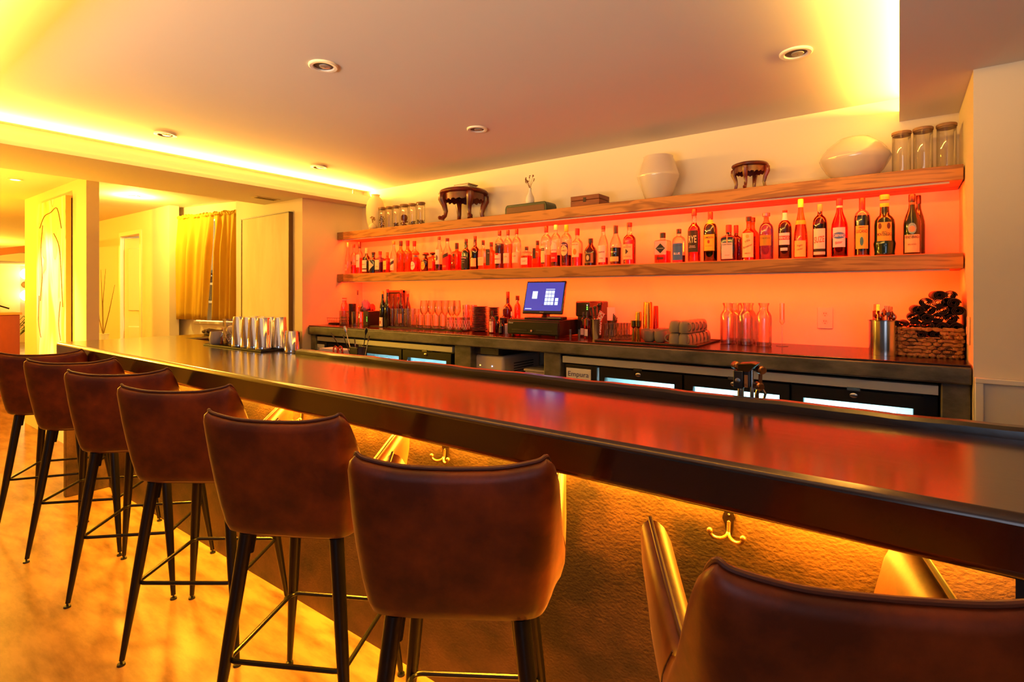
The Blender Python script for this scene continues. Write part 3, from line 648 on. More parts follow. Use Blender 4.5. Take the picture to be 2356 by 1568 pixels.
on_shelf(C3, 865, 745, 44, 'squat', o_brown, 'squat dark bottle with yellow oval label and dark mushroom stopper', cap=(96, 20, 26), cork='mush', labels=[('oval', 1.25, .10, .52, (248, 196, 70))], texts=[('Don', .31, .05, (110, 70, 20), .8, .2)])
on_shelf(C3, 932, 742, 36, 'sqrs', g_orange, 'square amber bottle with orange label and dark round stopper', liquid=g_orange, fill=.5, cap=(60, 20, 30), cork='mush', labels=[('rect', 1.5, .16, .60, (240, 120, 40))], texts=[('COA', .45, .04, (190, 50, 20), .9)])
on_shelf(C3, 992, 595, 36, 'wine', g_clear, 'tall narrow bottle with white portrait label and black cap left of the red label', liquid=g_purple, fill=.2, cap=(60, 16, 30), labels=[('rect', 1.6, .20, .62, WHT), ('oval', .9, .30, .46, (90, 90, 96))], texts=[('DUKE', .56, .028, (120, 110, 110), 1.0)])
on_shelf(C3, 1070, 610, 46, 'wine', g_clear, 'bottle with a bright red label crossed by a black slanted band', liquid=g_red, fill=.5, cap=(60, 16, 26), labels=[('rect', 1.8, .05, .44, (222, 24, 20)), ('slash', 1.8, .34, .58, (30, 24, 28))], texts=[('RED', .14, .05, (255, 190, 90), 1.0)])
on_shelf(C3, 1160, 655, 44, 'sqr', g_amber, 'amber square bottle with dark compass mark and red-topped black cap', liquid=g_amber, fill=.6, cap=(64, 14, 24), capz=.78, band=None, labels=[('diamond', .6, .48, .62, (60, 24, 30))], texts=[('RYE', .36, .035, (110, 40, 20), .8)])
on_shelf(C3, 1248, 617, 45, 'whisky', o_green, 'black-green bottle with white lettering on a black label', cap=(40, 20, 26), labels=[('rect', 1.8, .06, .44, (24, 26, 22))], texts=[('Ardbeg', .40, .045, WHT, 1.4), ('ISLAY', .31, .022, (200, 196, 180), 1.0), ('TEN', .24, .022, (200, 196, 180), .6)])
on_shelf(C3, 1333, 590, 43, 'whisky', g_dred, 'deep red bottle with cream square label and tall oval seal', liquid=g_dred, fill=.55, cap=(64, 14, 34), capz=.86, labels=[('rect', 1.8, .10, .34, (246, 210, 130)), ('oval', .7, .36, .56, (250, 206, 110), -.45)])
on_shelf(C3, 1410, 630, 38, 'sqr', g_clear, 'clear square bottle with cream label and black cap beside the deep red bottle', liquid=g_orange, fill=.22, cap=(54, 22, 30), labels=[('rect', 1.75, .14, .42, (246, 206, 150))], texts=[('NICE', .36, .03, (190, 130, 70), .8)])
on_shelf(C3, 1487, 648, 42, 'sqr', g_orange, 'square bottle with tall black vertical label and brown cap', cap=(110, 50, 40), labels=[('rect', 1.2, .14, .74, (44, 34, 36), -.2)], texts=[('OLD', .60, .03, (210, 190, 170), .5)])
on_shelf(C3, 1565, 538, 45, 'round', g_clear, 'tall bottle half full of purple liquor with a white label', liquid=g_purple, fill=.66, cap=(64, 16, 30), labels=[('rect', 1.8, .14, .40, (248, 226, 206)), ('rect', .8, .36, .41, (200, 24, 30))], texts=[('IRISH', .26, .04, (40, 34, 40), 1.3)])
on_shelf(C3, 1645, 532, 43, 'round', g_clear, 'tall clear bottle with a plain cream label, left one of the matching two', liquid=g_peach, fill=.64, cap=(74, 16, 26), labels=[('rect', 1.8, .14, .40, (250, 220, 180))], texts=[('RUM', .31, .03, (180, 120, 80), .8)])
on_shelf(C3, 1728, 522, 43, 'round', g_clear, 'tall clear bottle with a plain cream label, right one of the matching two', cap=(84, 16, 22), labels=[('rect', 1.8, .14, .40, (250, 216, 170))], texts=[('RUM', .31, .03, (150, 90, 60), .8)])
on_shelf(C3, 1822, 690, 42, 'sqrs', g_clear, 'short bottle of red liquor with white label and black stopper', liquid=g_red, fill=.58, cap=(70, 24, 50), labels=[('rect', 1.8, .16, .48, (250, 224, 200))], texts=[('Vey', .33, .05, (190, 110, 60), .9, .2)])
on_shelf(C4, 510, 648, 36, 'sqr', g_orange, 'small square bottle with narrow black label right of the short red one', liquid=g_orange, fill=.4, cap=(64, 14, 26), labels=[('rect', .85, .34, .72, (34, 22, 30), -.3)])
on_shelf(C4, 585, 522, 46, 'round', g_clear, 'tall clear bottle with a narrow white label striped black at top and bottom', liquid=g_peach, fill=.3, cap=(110, 16, 26), capz=.85, labels=[('rect', 1.2, .12, .52, (252, 222, 160), -.3), ('rect', 1.1, .40, .46, INK, -.3), ('rect', 1.1, .09, .12, INK, -.3)], texts=[('BRANDY', .43, .024, (230, 200, 140), .9)])
on_shelf(C4, 668, 512, 44, 'round', g_clear, 'white-capped bottle with a white label turning red below', liquid=o_brown, fill=.28, cap=(252, 196, 150), capz=.88, labels=[('oval', 1.5, .30, .58, (252, 220, 200)), ('rect', 1.6, .12, .34, (214, 24, 28))], texts=[('ALMOND', .40, .03, (170, 60, 60), 1.3), ('DARK', .22, .035, WHT, .9)])
on_shelf(C4, 758, 512, 47, 'round', g_clear, 'gold-capped bottle under a white net with arched blue and gold label', liquid=g_dred, fill=.28, cap=(250, 160, 40), capz=.84, labels=[('arch', 1.7, .28, .58, (34, 34, 90)), ('oval', 1.5, .26, .50, (250, 220, 150))], texts=[('BRUGAL', .52, .035, WHT, 1.3), ('ANEJO', .38, .035, INK, 1.2), ('5', .46, .03, INK, .25)])
on_shelf(C4, 852, 543, 48, 'std', g_clear, 'bottle with bright red cap and a cream label showing an orange fruit', liquid=g_red, fill=.34, cap=(226, 16, 18), capz=.83, labels=[('rect', 1.6, .24, .62, (252, 222, 164)), ('oval', .75, .30, .46, (246, 140, 40))], texts=[('MOUNT GAY', .57, .03, (70, 30, 20), 1.3)])
on_shelf(C4, 967, 628, 56, 'flask', o_brown, 'broad-shouldered near-black bottle with an antique portrait label', cap=(56, 18, 24), labels=[('rect', 1.7, .11, .46, (130, 112, 66)), ('rect', .9, .15, .42, (40, 34, 26)), ('oval', .5, .20, .38, (214, 196, 140))])
on_shelf(C4, 1075, 520, 44, 'wine', g_clear, 'clear bottle with large ornate white label and red and white neck', liquid=g_red, fill=.2, cap=(100, 16, 24), band=((240, 110, 90), .86, .91), labels=[('rect', 1.75, .08, .50, (250, 226, 206))], texts=[('Santa', .34, .045, (60, 50, 70), 1.4, .1), ('RON', .18, .03, (60, 50, 60), .8)])
on_shelf(C4, 1182, 517, 50, 'wine', g_clear, 'bottle with dark lower half, cream strip label and long black capsule', liquid=o_brown, fill=.44, cap=(54, 16, 28), capz=.80, labels=[('rect', 1.85, .09, .21, (250, 206, 120))], texts=[('COGNAC', .33, .03, (230, 190, 150), 1.2)])
on_shelf(C4, 1300, 492, 56, 'std', g_clear, 'tall bottle of bright red liquor with cream hat label left of the shelf gap', liquid=g_red, fill=.70, cap=(96, 14, 20), capz=.90, labels=[('rect', 1.75, .12, .48, (252, 204, 140)), ('arrow', .5, .25, .36, (70, 50, 50))], texts=[('OLD', .455, .02, INK, .4), ('ERICSONS', .41, .032, (70, 60, 80), 1.3), ('BOURBON', .19, .02, (150, 90, 60), 1.2)])
on_shelf(C5, 318, 957, 80, 'sqrs', g_clear, 'short square bottle with a black diamond on its pink label', liquid=g_red, fill=.40, cap=(28, 22, 26), labels=[('rect', 1.7, .28, .72, (250, 190, 176)), ('diamond', 1.4, .32, .64, INK), ('rect', 1.0, .12, .20, (80, 20, 24))], texts=[('LUXARDO', .48, .028, WHT, 1.0)])
on_shelf(C5, 500, 915, 76, 'round', g_clear, 'small bottle with a bright blue tree label and black stopper', liquid=g_dred, fill=.22, cap=(28, 20, 28), labels=[('rect', 1.75, .06, .57, (46, 96, 170)), ('rect', 1.75, .03, .08, (190, 30, 60))], texts=[('BLUE', .27, .06, WHT, 1.0), ('RANSOM', .50, .022, (20, 30, 60), 1.3)])
on_shelf(C5, 672, 688, 74, 'std', g_clear, 'tall bottle of bright red liquor with a dark label of big pale letters', liquid=g_red, fill=.74, cap=(96, 20, 36), capz=.88, labels=[('rect', 1.85, .19, .59, (32, 34, 22))], texts=[('RYE', .43, .13, (226, 226, 170), 1.3), ('STRAIGHT', .30, .016, WHT, .9), ('RYE WHISKEY', .275, .014, WHT, 1.1)])
on_shelf(C5, 855, 722, 78, 'round', g_green, 'green glass bottle with a large yellow crest label and red capsule', liquid=g_green, fill=.2, cap=(170, 16, 26), capz=.86, band=((240, 196, 60), .76, .84), labels=[('rect', 1.75, .22, .54, (250, 200, 50)), ('oval', .36, .36, .43, (190, 60, 30))], texts=[('JAMESON', .48, .038, (40, 40, 30), 1.45), ('IRISH WHISKEY', .31, .014, (110, 80, 20), 1.0)])
on_shelf(C5, 1145, 872, 66, 'sqr', g_dred, 'second dark red square bottle hidden behind the navy square one', y=3.25, cap=(220, 40, 36), capz=.80)
on_shelf(C5, 1062, 868, 82, 'sqr', o_navy, 'navy square bottle with plain white label and a red ribbon on its neck', cap=(226, 60, 40), capz=.80, labels=[('rect', 1.55, .06, .50, (248, 214, 200)), ('rect', .18, .50, .74, (240, 150, 90))], texts=[('COINTREAU', .45, .035, INK, 1.4), ('ANGERS', .16, .018, (120, 90, 90), .7)])
on_shelf(C5, 1332, 785, 74, 'std', g_orange, 'bottle standing directly behind the one with the flowery cream label', y=3.25, cap=(70, 20, 20))
on_shelf(C5, 1288, 775, 82, 'std', g_orange, 'bottle with flowery cream label and black-gold-black striped cap', liquid=g_orange, fill=.55, cap=(44, 26, 20), band=((240, 180, 60), .90, .95), labels=[('rect', 1.75, .07, .62, (250, 222, 150)), ('oval', .5, .50, .58, (240, 190, 90))], texts=[('Villa', .44, .05, (130, 110, 50), .8, .4), ('Rosano', .32, .05, (120, 60, 30), 1.3, .4), ('AMARO', .16, .03, (120, 80, 40), .9)])
def ribbed(t, R, H, zt):
    b = MB()
    for k in range(22):
        a = 2 * PI * k / 22; b.tube([(R * math.cos(a), R * math.sin(a), 0.01 * H), (R * math.cos(a), R * math.sin(a), zt * H)], R * 0.05, 5)
    b.build('rib_flutes', M_fl, t)
M_fl = mat('violet_rib', (150, 120, 170), 0.15, spec=0.7)
t = on_shelf(C5, 1485, 733, 82, 'round', g_blue, 'fluted violet bottle with olive label and flat silver stopper', cap=(150, 120, 130), caps_metal=1, capz=.93, capr=.52, band=((190, 80, 50), .78, .91), labels=[('rect', 1.75, .30, .52, (170, 140, 40))], texts=[('ITALICUS', .455, .032, (70, 50, 20), 1.4)])
on_shelf(C5, 1695, 702, 78, 'round', o_brown, 'dark bottle with a rounded white label and silver neck strip', cap=(226, 30, 30), capz=.95, band=((246, 230, 220), .79, .95), labels=[('rect', 1.7, .29, .53, (240, 226, 226)), ('rect', 1.7, .39, .47, (214, 30, 40)), ('rect', 1.1, .17, .23, (226, 220, 224))], texts=[('PERNOD', .43, .05, WHT, 1.6)])
on_shelf(C5, 1873, 577, 82, 'cone', g_peach, 'tall tapering peach bottle with yellow capsule and yellow labels', liquid=g_peach, fill=.60, cap=(250, 214, 90), capz=.86, capr=.40, band=((250, 186, 60), .57, .64), labels=[('rect', 1.75, .03, .30, (252, 206, 110))], texts=[('Pagès', .22, .03, (130, 70, 30), .8, .2), ('Liqueur', .16, .028, (130, 70, 30), .9, .2)])
on_shelf(C6, 260, 822, 66, 'round', g_dred, 'dark red bottle with a white label crossed by a big slanted orange name', liquid=g_dred, fill=.63, cap=(250, 150, 110), capz=.87, labels=[('rect', 1.8, .17, .54, (250, 226, 200)), ('rect', 1.8, .11, .165, INK), ('rect', 1.8, .06, .115, (246, 210, 190))], texts=[('SUZE', .34, .11, (206, 90, 40), 1.5, .12)])
on_shelf(C6, 437, 770, 76, 'wine', g_red, 'bottle of red aperitif with white label and blue oval banner', liquid=g_purple, fill=.32, cap=(190, 26, 60), capz=.88, band=((250, 196, 180), .84, .88), labels=[('rect', 1.65, .17, .50, (246, 220, 226)), ('oval', 1.65, .31, .42, (60, 100, 180))], texts=[('CARPANO', .365, .045, WHT, 1.4), ('Bitter', .25, .045, (180, 60, 60), .9, .2)])
on_shelf(C6, 641, 765, 76, 'round', g_clear, 'dark filled bottle whose gold label shows a tiny woman in blue', liquid=o_black, fill=.70, cap=(236, 30, 26), capz=.80, labels=[('rect', 1.65, .13, .52, (246, 190, 70)), ('oval', .45, .18, .33, (60, 110, 130))], texts=[('AMARO', .49, .028, (110, 30, 20), .8), ('LUCANO', .425, .055, (130, 20, 20), 1.45)])
on_shelf(C6, 843, 738, 104, 'bulge', o_green, 'wide-hipped dark bottle with gold medal label and gold cap', cap=(236, 150, 60), capz=.92, band=((246, 190, 60), .80, .86), labels=[('rect', 1.35, .24, .54, (240, 170, 60)), ('oval', .34, .43, .53, (250, 206, 90)), ('oval', .34, .43, .53, (80, 40, 26), -.4), ('oval', .34, .43, .53, (80, 40, 26), .4)], texts=[('AMARO', .385, .016, INK, .5), ('MONTENEGRO', .345, .048, (50, 14, 14), 1.3)])
on_shelf(C6, 1150, 742, 60, 'wine', o_green, 'dark bottle half hidden behind the last bottle at the right end', y=3.25, cap=(50, 16, 24), capz=.86)
on_shelf(C6, 1091, 732, 82, 'wine', o_green, 'large dark green bottle with globe and eagle label, rightmost in the front row', cap=(36, 18, 30), capz=.88, band=((240, 90, 60), .83, .86), labels=[('rect', 1.9, .04, .33, (240, 186, 130)), ('oval', 1.0, .34, .52, (130, 170, 180)), ('oval', .7, .37, .47, (236, 150, 110))], texts=[('FERNET-BRANCA', .29, .045, INK, 1.75), ('MILANO', .17, .022, (150, 90, 50), 1.0)])
# ================================================================ things on the upper shelf
TZ = 1.942
def vase(name, u, y, prof, m, label, inner=True):
    t = thing(name, label, 'vase', (X(u, y), y, TZ))
    b = MB(); b.lathe(prof, 48, caps=False); 
    b.build('vase_body', m, t, ang=60); return t
def sc(prof, R, H): return [(r * R, z * H) for r, z in prof]
y = 3.20
# tall cream vase at the far left
R = RAD(864, y, 22); H = Zat(864, 448, y) - TZ
vase('ceramic_vase', 864, y, sc([(.001, 0), (.55, 0), (.62, .02), (.88, .25), (1, .50), (.98, .66), (.82, .82), (.56, .91), (.44, .94), (.43, .97), (.50, 1), (.46, 1), (.38, .95), (.45, .9), (.7, .8)], R, H), mat('cream_ceramic', (232, 214, 176), 0.6), 'tall cream egg-shaped vase at the left end of the upper shelf')
# small round bud vase
t = vase('bud_vase', 857, 3.10, sc([(.001, 0), (.6, 0), (.95, .25), (1, .42), (.75, .7), (.28, .9), (.3, 1), (.2, .98)], 0.036, 0.062), mat('cream_ceramic', (232, 214, 176), 0.6), 'tiny round cream bud vase in front of the tall cream vase')
def sprig(parent, h, spread, m, name='dried_flower', seed=1, base=0.05, nb=6):
    random.seed(seed); b = MB()
    for k in range(nb):
        a = random.uniform(0, 2 * PI); s = spread * random.uniform(.3, 1); z = h * random.uniform(.75, 1)
        tip = (s * math.cos(a), s * math.sin(a), z)
        b.tube([(0, 0, base), (tip[0] * .35, tip[1] * .35, base + (z - base) * .55), tip], 0.0011, 5)
        for q in range(6):
            c = [tip[0] + random.uniform(-.007, .007), tip[1] + random.uniform(-.007, .007), tip[2] + random.uniform(-.006, .008)]
            b.sphere(c, random.uniform(.0022, .0048), 6)
    return b.build(name, m, parent)
sprig(t, 0.115, 0.02, mat('dried_orange_flower', (150, 90, 40), 0.8), seed=5, base=0.055)
# six cork-lidded jars at the left
def lidded_jar(x, y, R, H, label, fill_kind, group, lidc=(150, 110, 70), seed=0):
    t = thing('glass_jar', label, 'jar', (x, y, TZ), 0, group)
    b = MB(); b.lathe([(R * .97, 0), (R, .003), (R, H * .93)], 28, caps=True); b.f.pop(); b.build('glass_wall', M_clear, t)
    b = MB(); b.lathe([(R * .96, H * .90), (R * .96, H * .93), (R * 1.06, H * .935), (R * 1.07, H * .985), (R * 1.0, H)], 28); b.build('lid', mat('bamboo_lid', (150, 108, 70), 0.55), t)
    if fill_kind:
        random.seed(seed); b = MB(); top = H * {'low': .22, 'mid': .42, 'high': .6, 'coil': .25}[fill_kind]
        for k in range(46):
            a = random.uniform(0, 2 * PI); r = R * .78 * math.sqrt(random.random()); z = random.uniform(.006, top)
            d = Vector((random.gauss(0, 1), random.gauss(0, 1), random.gauss(0, 1))).normalized() * R * .18
            c = Vector((r * math.cos(a), r * math.sin(a), z + .004)); b.tube([c - d, c, c + d], [0.0015, 0.004, 0.0015], 6)
        if fill_kind == 'coil':
            for k in range(3):
                b.tube([(R * .6 * math.cos(g / 8 * PI), .012 * k - .012, H * .42 + R * .55 * math.sin(g / 8 * PI) * 1.2) for g in range(16)], 0.005, 6, closed=True)
        o = b.build('dried_contents', mat('dried_spice_%s' % fill_kind, {'low': (90, 50, 26), 'mid': (110, 70, 30), 'high': (96, 60, 28), 'coil': (140, 70, 28)}[fill_kind], 0.8), t); o['kind'] = 'stuff'
    return t
for i, (cx, hw, top, fk, lb) in enumerate([(450, 37, 318, 'high', 'wood-lidded glass jar of dark dried spice, first of the six from the left'), (518, 32, 310, None, 'empty wood-lidded glass jar, second of the six on the upper shelf'),
        (583, 35, 302, 'low', 'wood-lidded glass jar a little full of dried pods, third of the six'), (660, 42, 290, 'coil', 'wood-lidded glass jar with a coiled dried peel, fourth of the six'),
        (738, 37, 282, 'low', 'wood-lidded glass jar with a thin layer of spice, fifth of the six'), (817, 43, 270, 'low', 'wood-lidded glass jar with dark pods, sixth and tallest, nearest the carved stand')]):
    u, v, h = C3(cx, top, hw); yy = 3.16; lidded_jar(X(u, yy), yy, RAD(u, yy, h) * .97, Zat(u, v, yy) - TZ, lb, fk, 'wood-lidded jars at the left of the upper shelf', seed=i)
# three big empty jars at the right end
for i, (cx, hw, top, lb) in enumerate([(996, 92, 172, 'large empty wood-lidded glass jar beside the flat oval vase'), (1190, 96, 135, 'large empty wood-lidded glass jar, middle one of the right end trio'), (1402, 98, 100, 'large empty wood-lidded glass jar in the right corner of the upper shelf')]):
    u, v, h = C6(cx, top, hw); yy = 3.17; lidded_jar(X(u, yy), yy, RAD(u, yy, h) * .95, Zat(u, v, yy) - TZ, lb, None, 'large jars at the right end of the upper shelf')
# carved stands
def carved_stand(u0, u1, vt, label, y=3.19, rz=0.0):
    uc = (u0 + u1) / 2; R = RAD(uc, y, (u1 - u0) / 2); H = Zat(uc, vt, y) - TZ
    t = thing('carved_stand', label, 'stand', (X(uc, y), y, TZ), rz)
    n = 64; b = MB()
    def ring(r, z): return [(r * (1 + .035 * abs(math.cos(3 * 2 * PI * k / n / 1.0)) ) * math.cos(2 * PI * k / n), r * (1 + .035 * abs(math.cos(3 * 2 * PI * k / n))) * math.sin(2 * PI * k / n), z) for k in range(n)]
    rs = [ring(R * .90, H * .86), ring(R * 1.0, H * .89), ring(R * 1.02, H * .93), ring(R * .98, H * .97), ring(R * .88, H)]
    for r in rs: b.v += r
    b.f = [(i * n + k, i * n + (k + 1) % n, (i + 1) * n + (k + 1) % n, (i + 1) * n + k) for i in range(4) for k in range(n)] + [tuple(range(n - 1, -1, -1)), tuple(range(4 * n, 5 * n))]
    b.build('round_top', M_redwood, t)
    b = MB(); vs = []
    for k in range(n):
        a = 2 * PI * k / n; zb = H * (.62 + .06 * abs(math.sin(a * 10)))
        for r in (R * .86, R * .80): vs += [(r * math.cos(a), r * math.sin(a), H * .87), (r * math.cos(a), r * math.sin(a), zb)]
    fs = []
    for k in range(n):
        i, j = 4 * k, 4 * ((k + 1) % n); fs += [(i, i + 1, j + 1, j), (i + 2, j + 2, j + 3, i + 3), (i + 1, i + 3, j + 3, j + 1)]
    b.add(vs, fs); b.build('carved_apron', M_redwood, t)
    for k in range(4):
        a = PI / 4 + k * PI / 2 + 0.2; P = []
        for (r, z) in ((.84, .88), (.97, .80), (.98, .68), (.86, .48), (.80, .30), (.84, .16), (.95, .08), (.97, .03)):
            P.append((R * r * math.cos(a), R * r * math.sin(a), H * z))
        b = MB(); b.tube(P, [R * q for q in (.12, .17, .16, .12, .10, .09, .10, .12)], 8); b.sphere((R * 1.06 * math.cos(a), R * 1.06 * math.sin(a), H * .09), R * .09, 8); b.build('leg', M_redwood, t)
    return t
carved_stand(1014, 1121, 438, 'larger carved red-wood round stand carrying three books')
carved_stand(1684, 1767, 377, 'smaller carved red-wood round stand with nothing on it, between the pale vases', rz=.5)
# books on the larger stand
yy = 3.19; cx, zt = X(1066, yy), Zat(1067, 438, yy)
def book(z, w, d, h, c, rz, label, dx=0):
    t = thing('book', label, 'book', (cx + dx, yy, z), rz, 'books on the carved stand')
    b = MB(); b.box((-w / 2, -d / 2, 0), (w / 2, d / 2, 0.002)); b.box((-w / 2, -d / 2, h - .002), (w / 2, d / 2, h)); b.box((-w / 2, -d / 2, 0), (-w / 2 + .002, d / 2, h)); b.build('cover', flat(c, .4), t)
    b = MB(); b.box((-w / 2 + .002, -d / 2 + .004, .002), (w / 2 - .004, d / 2 - .004, h - .002)); b.build('pages', mat('book_pages', (232, 214, 180), .8), t)
    return t
book(zt + .0008, .20, .14, .019, (70, 84, 120), .15, 'blue-grey book, lowest of the stack on the carved stand')
book(zt + .0208, .19, .13, .010, (226, 222, 214), .10, 'white book, middle of the stack on the carved stand', -.005)
book(zt + .0316, .15, .12, .008, (120, 70, 40), .0, 'thin brown book, topmost of the stack on the carved stand', .03)
# green case with little white vase
yy = 3.15; x0, x1 = X(1173, yy), X(1268, yy); h = Zat(1220, 470, yy) - TZ
t = thing('green_case', 'dark green rounded case with a brown front lying under the small vase', 'case', ((x0 + x1) / 2, yy, TZ))
b = MB(); w = (x1 - x0) / 2
b.prism([(-w, 0), (w, 0), (w, h * .6), (w * .96, h * .88), (w * .9, h), (-w * .9, h), (-w * .96, h * .88), (-w, h * .6)], -.06, .075, axis='y'); b.build('case_shell', mat('dark_green_leather', (24, 40, 22), .35), t, bevel=.004)
b = MB(); b.prism([(-w * .92, h * .1), (w * .92, h * .1), (w * .9, h * .72), (-w * .9, h * .72)], -.063, -.058, axis='y'); b.build('front_inlay', mat('brown_inlay', (96, 40, 20), .4), t, bevel=.001)
t = thing('white_bud_vase', 'small white teardrop vase of dried flowers on the green case', 'vase', (X(1219.5, yy), yy, TZ + h + .0006))
R = RAD(1219.5, yy, 10.5); HH = Zat(1219.5, 433, yy) - TZ - h
b = MB(); b.lathe(sc([(.001, 0), (.6, 0), (.93, .12), (1, .25), (.85, .45), (.5, .65), (.3, .82), (.3, .97), (.36, 1), (.2, .98)], R, HH), 28, caps=False); b.build('vase_body', M_white, t)
sprig(t, HH + .095, .042, mat('dried_brown_flower', (132, 70, 38), .8), seed=9, base=HH * .9, nb=8)
# wooden box
yy = 3.14; x0, x1 = X(1323, yy), X(1388, yy); h = Zat(1356, 452, yy) - TZ
t = thing('wooden_box', 'small reddish wooden box with a dark clasp on the upper shelf', 'box', ((x0 + x1) / 2, yy, TZ)); w = (x1 - x0) / 2
M_rb = mat('reddish_box_wood', (138, 62, 34), .45, mix2=((104, 42, 22), 9, .35, .7), stretch=(1, 1, 6))
b = MB(); b.box((-w, -.06, 0), (w, .09, h * .56)); b.build('box_base', M_rb, t, bevel=.002)
b = MB(); b.box((-w, -.06, h * .59), (w, .09, h)); b.build('lid', M_rb, t, bevel=.002)
b = MB(); b.box((-.010, -.063, h * .38), (.010, -.06, h * .80)); b.build('clasp', flat((50, 24, 14)), t, bevel=.001)
# large faceted white vase, flat oval vase
yy = 3.20
R = RAD(1514, yy, 49); H = Zat(1514, 361, yy) - TZ
M_moon = mat('glazed_white', (208, 192, 178), .16, coat=.4, spec=.6)
vase('faceted_white_vase', 1514, yy, sc([(.001, 0), (.50, 0), (.58, .02), (.80, .28), (.98, .52), (1, .56), (.97, .62), (.82, .84), (.70, .97), (.70, 1), (.66, 1), (.66, .97), (.78, .83)], R, H), M_moon, 'large white angular vase with a wide mouth on the upper shelf')
R = RAD(1966, yy, 84); H = Zat(1966, 320, yy) - TZ
vase('flat_oval_vase', 1966, yy, sc([(.001, 0), (.45, 0), (.55, .03), (.80, .22), (.95, .42), (1, .52), (.95, .62), (.78, .80), (.55, .94), (.44, 1), (.42, 1), (.42, .96), (.5, .9)], R, H), M_moon, 'big flat white lens-shaped vase near the right end of the upper shelf')
# little antenna at the corner of the ceiling beam
t = thing('sensor_stub', 'tiny grey upright sensor on the beam edge near the left corner', 'sensor', (-4.109, 3.12, 2.3005))
b = MB(); b.box((-.004, -.006, 0), (.004, .006, .035)); b.build('sensor_body', flat((150, 140, 110)), t); b = MB(); b.box((-.006, -.009, 0), (.006, .009, .004)); b.build('sensor_foot', flat((120, 110, 90)), t)
# ================================================================ things on the back counter
CZ = 1.0875
D1 = lambda cx, w=0: 680 + cx / 5.236
V1 = lambda cy: 640 + cy / 5.236
D2 = lambda cx: 1050 + cx / 5.89
V2 = lambda cy: 640 + cy / 5.89
D3 = lambda cx: 1340 + cx / 4.712
V3 = lambda cy: 660 + cy / 4.712
def tumbler(u, hw, vt, y, label, name='glass_tumbler', m=None, kind='straight', group=None, z=CZ, cat='glass', flutes=0, base=.05):
    R = RAD(u, y, hw); H = Zat(u, vt, y) - z
    t = thing(name, label, cat, (X(u, y), y, z), 0, group)
    pr = {'straight': [(.92, 0), (.96, .02), (1, 1), (.95, 1), (.90, base + .02), (.001, base)],
          'flare': [(.70, 0), (.74, .02), (1, 1), (.95, 1), (.70, base + .02), (.001, base)],
          'curvy': [(.62, 0), (.78, .05), (.92, .30), (.84, .52), (.80, .62), (1, 1), (.95, 1), (.75, .6), (.8, .3), (.001, base)]}[kind]
    b = MB(); b.lathe([(r * R, q * H) for r, q in pr], 24 if not flutes else flutes * 2)
    if flutes:
        pass
    b.build('glass_wall', m or M_clear, t, ang=40 if not flutes else 10)
    b = MB(); b.lathe([(pr[0][0] * R * .96, .001), (pr[0][0] * R * .96, base * H)], 20); b.build('thick_base', glass('base_glass', (236, 220, 214), .25), t)
    return t
def wine_glass(x, y, R, H, label, group, z=CZ):
    t = thing('wine_glass', label, 'glass', (x, y, z), 0, group)
    b = MB(); b.lathe([(R * .78, 0), (R * .76, .003), (R * .15, .006), (.0035, .014), (.0035, H * .42)], 24); b.build('stem_and_foot', M_clear, t)
    b = MB(); b.lathe([(.004, H * .42), (R * .5, H * .46), (R * .9, H * .56), (R, H * .66), (R * .95, H * .8), (R * .80, H), (R * .78, H), (R * .92, H * .8), (R * .97, H * .66), (R * .86, H * .57), (R * .4, H * .47)], 24, caps=False); b.build('bowl', M_clear, t)
    return t
ORD = ['leftmost', 'second from the left', 'third from the left', 'fourth from the left', 'fifth from the left', 'sixth from the left', 'seventh from the left', 'rightmost']
# wire tray at the far left
x, y = X(D1(460), 3.0), 3.02
t = thing('wire_tray', 'small wire tray at the left end of the back counter', 'tray', (x, y, CZ))
b = MB()
for z, w in ((.06, 1.0), (.03, .92), (.006, .82)):
    b.tube([(-.115 * w, -.07 * w, z), (.115 * w, -.07 * w, z), (.115 * w, .07 * w, z), (-.115 * w, .07 * w, z)], .0018, 6, closed=True)
b.build('wire_rim', M_black, t)
b = MB()
for k in range(9):
    f = -1 + k / 4; b.tube([(.115 * f, -.07, .06), (.094 * f, -.058, .006), (.094 * f, .058, .006), (.115 * f, .07, .06)], .0013, 5)
b.build('wire_basket', M_black, t)
b = MB(); b.box((-.09, -.05, .008), (.09, .05, .014)); b.build('tray_liner', mat('dark_rubber', (20, 14, 14), .6), t)
x = X(D1(582), 3.14)
bottle((x, 3.14, CZ), RAD(D1(582), 3.14, 10), Zat(D1(582), V1(235), 3.14) - CZ, 'carafe', glass('pink_jar_glass', (250, 190, 180), .2), 'clear lidded jar behind the small tumbler at the left of the back counter', cap=(226, 200, 190), capz=.9, capr=.66, cat='jar', name='lidded_jar')
tumbler(D1(582), 10.6, V1(390), 2.97, 'clear tumbler beside the wire tray, leftmost tumbler on the back counter')
t = tumbler(D1(684), 9, V1(305), 3.12, 'black utensil cup with dark tools, behind the ribbed tumbler', name='utensil_cup', m=M_plastic, cat='cup')
b = MB(); b.tube([(-.01, 0, .12), (-.03, 0, .155), (-.012, .01, .175)], .008, 8); b.tube([(.01, 0, .12), (.035, .0, .165)], .007, 8); b.sphere((-.03, 0, .165), .016, 10); b.sphere((.02, 0, .17), .013, 10); b.build('tool_heads', flat((26, 20, 22), .5), t)
bottle((X(D1(748), 3.2), 3.2, CZ), RAD(D1(748), 3.2, 4.2), Zat(D1(748), V1(142), 3.2) - CZ, 'cone', M_clear, 'thin clear bottle with a black stopper at the left of the back counter', cap=(30, 10, 14))
tumbler(D1(720), 9.4, V1(402), 2.99, 'ribbed clear tumbler between the small tumbler and the gold carafe', flutes=12)
t = thing('gold_carafe', 'gold-tinted slanted glass carafe in front of the purple cloth', 'carafe', (X(D1(792), 3.0), 3.0, CZ), 0)
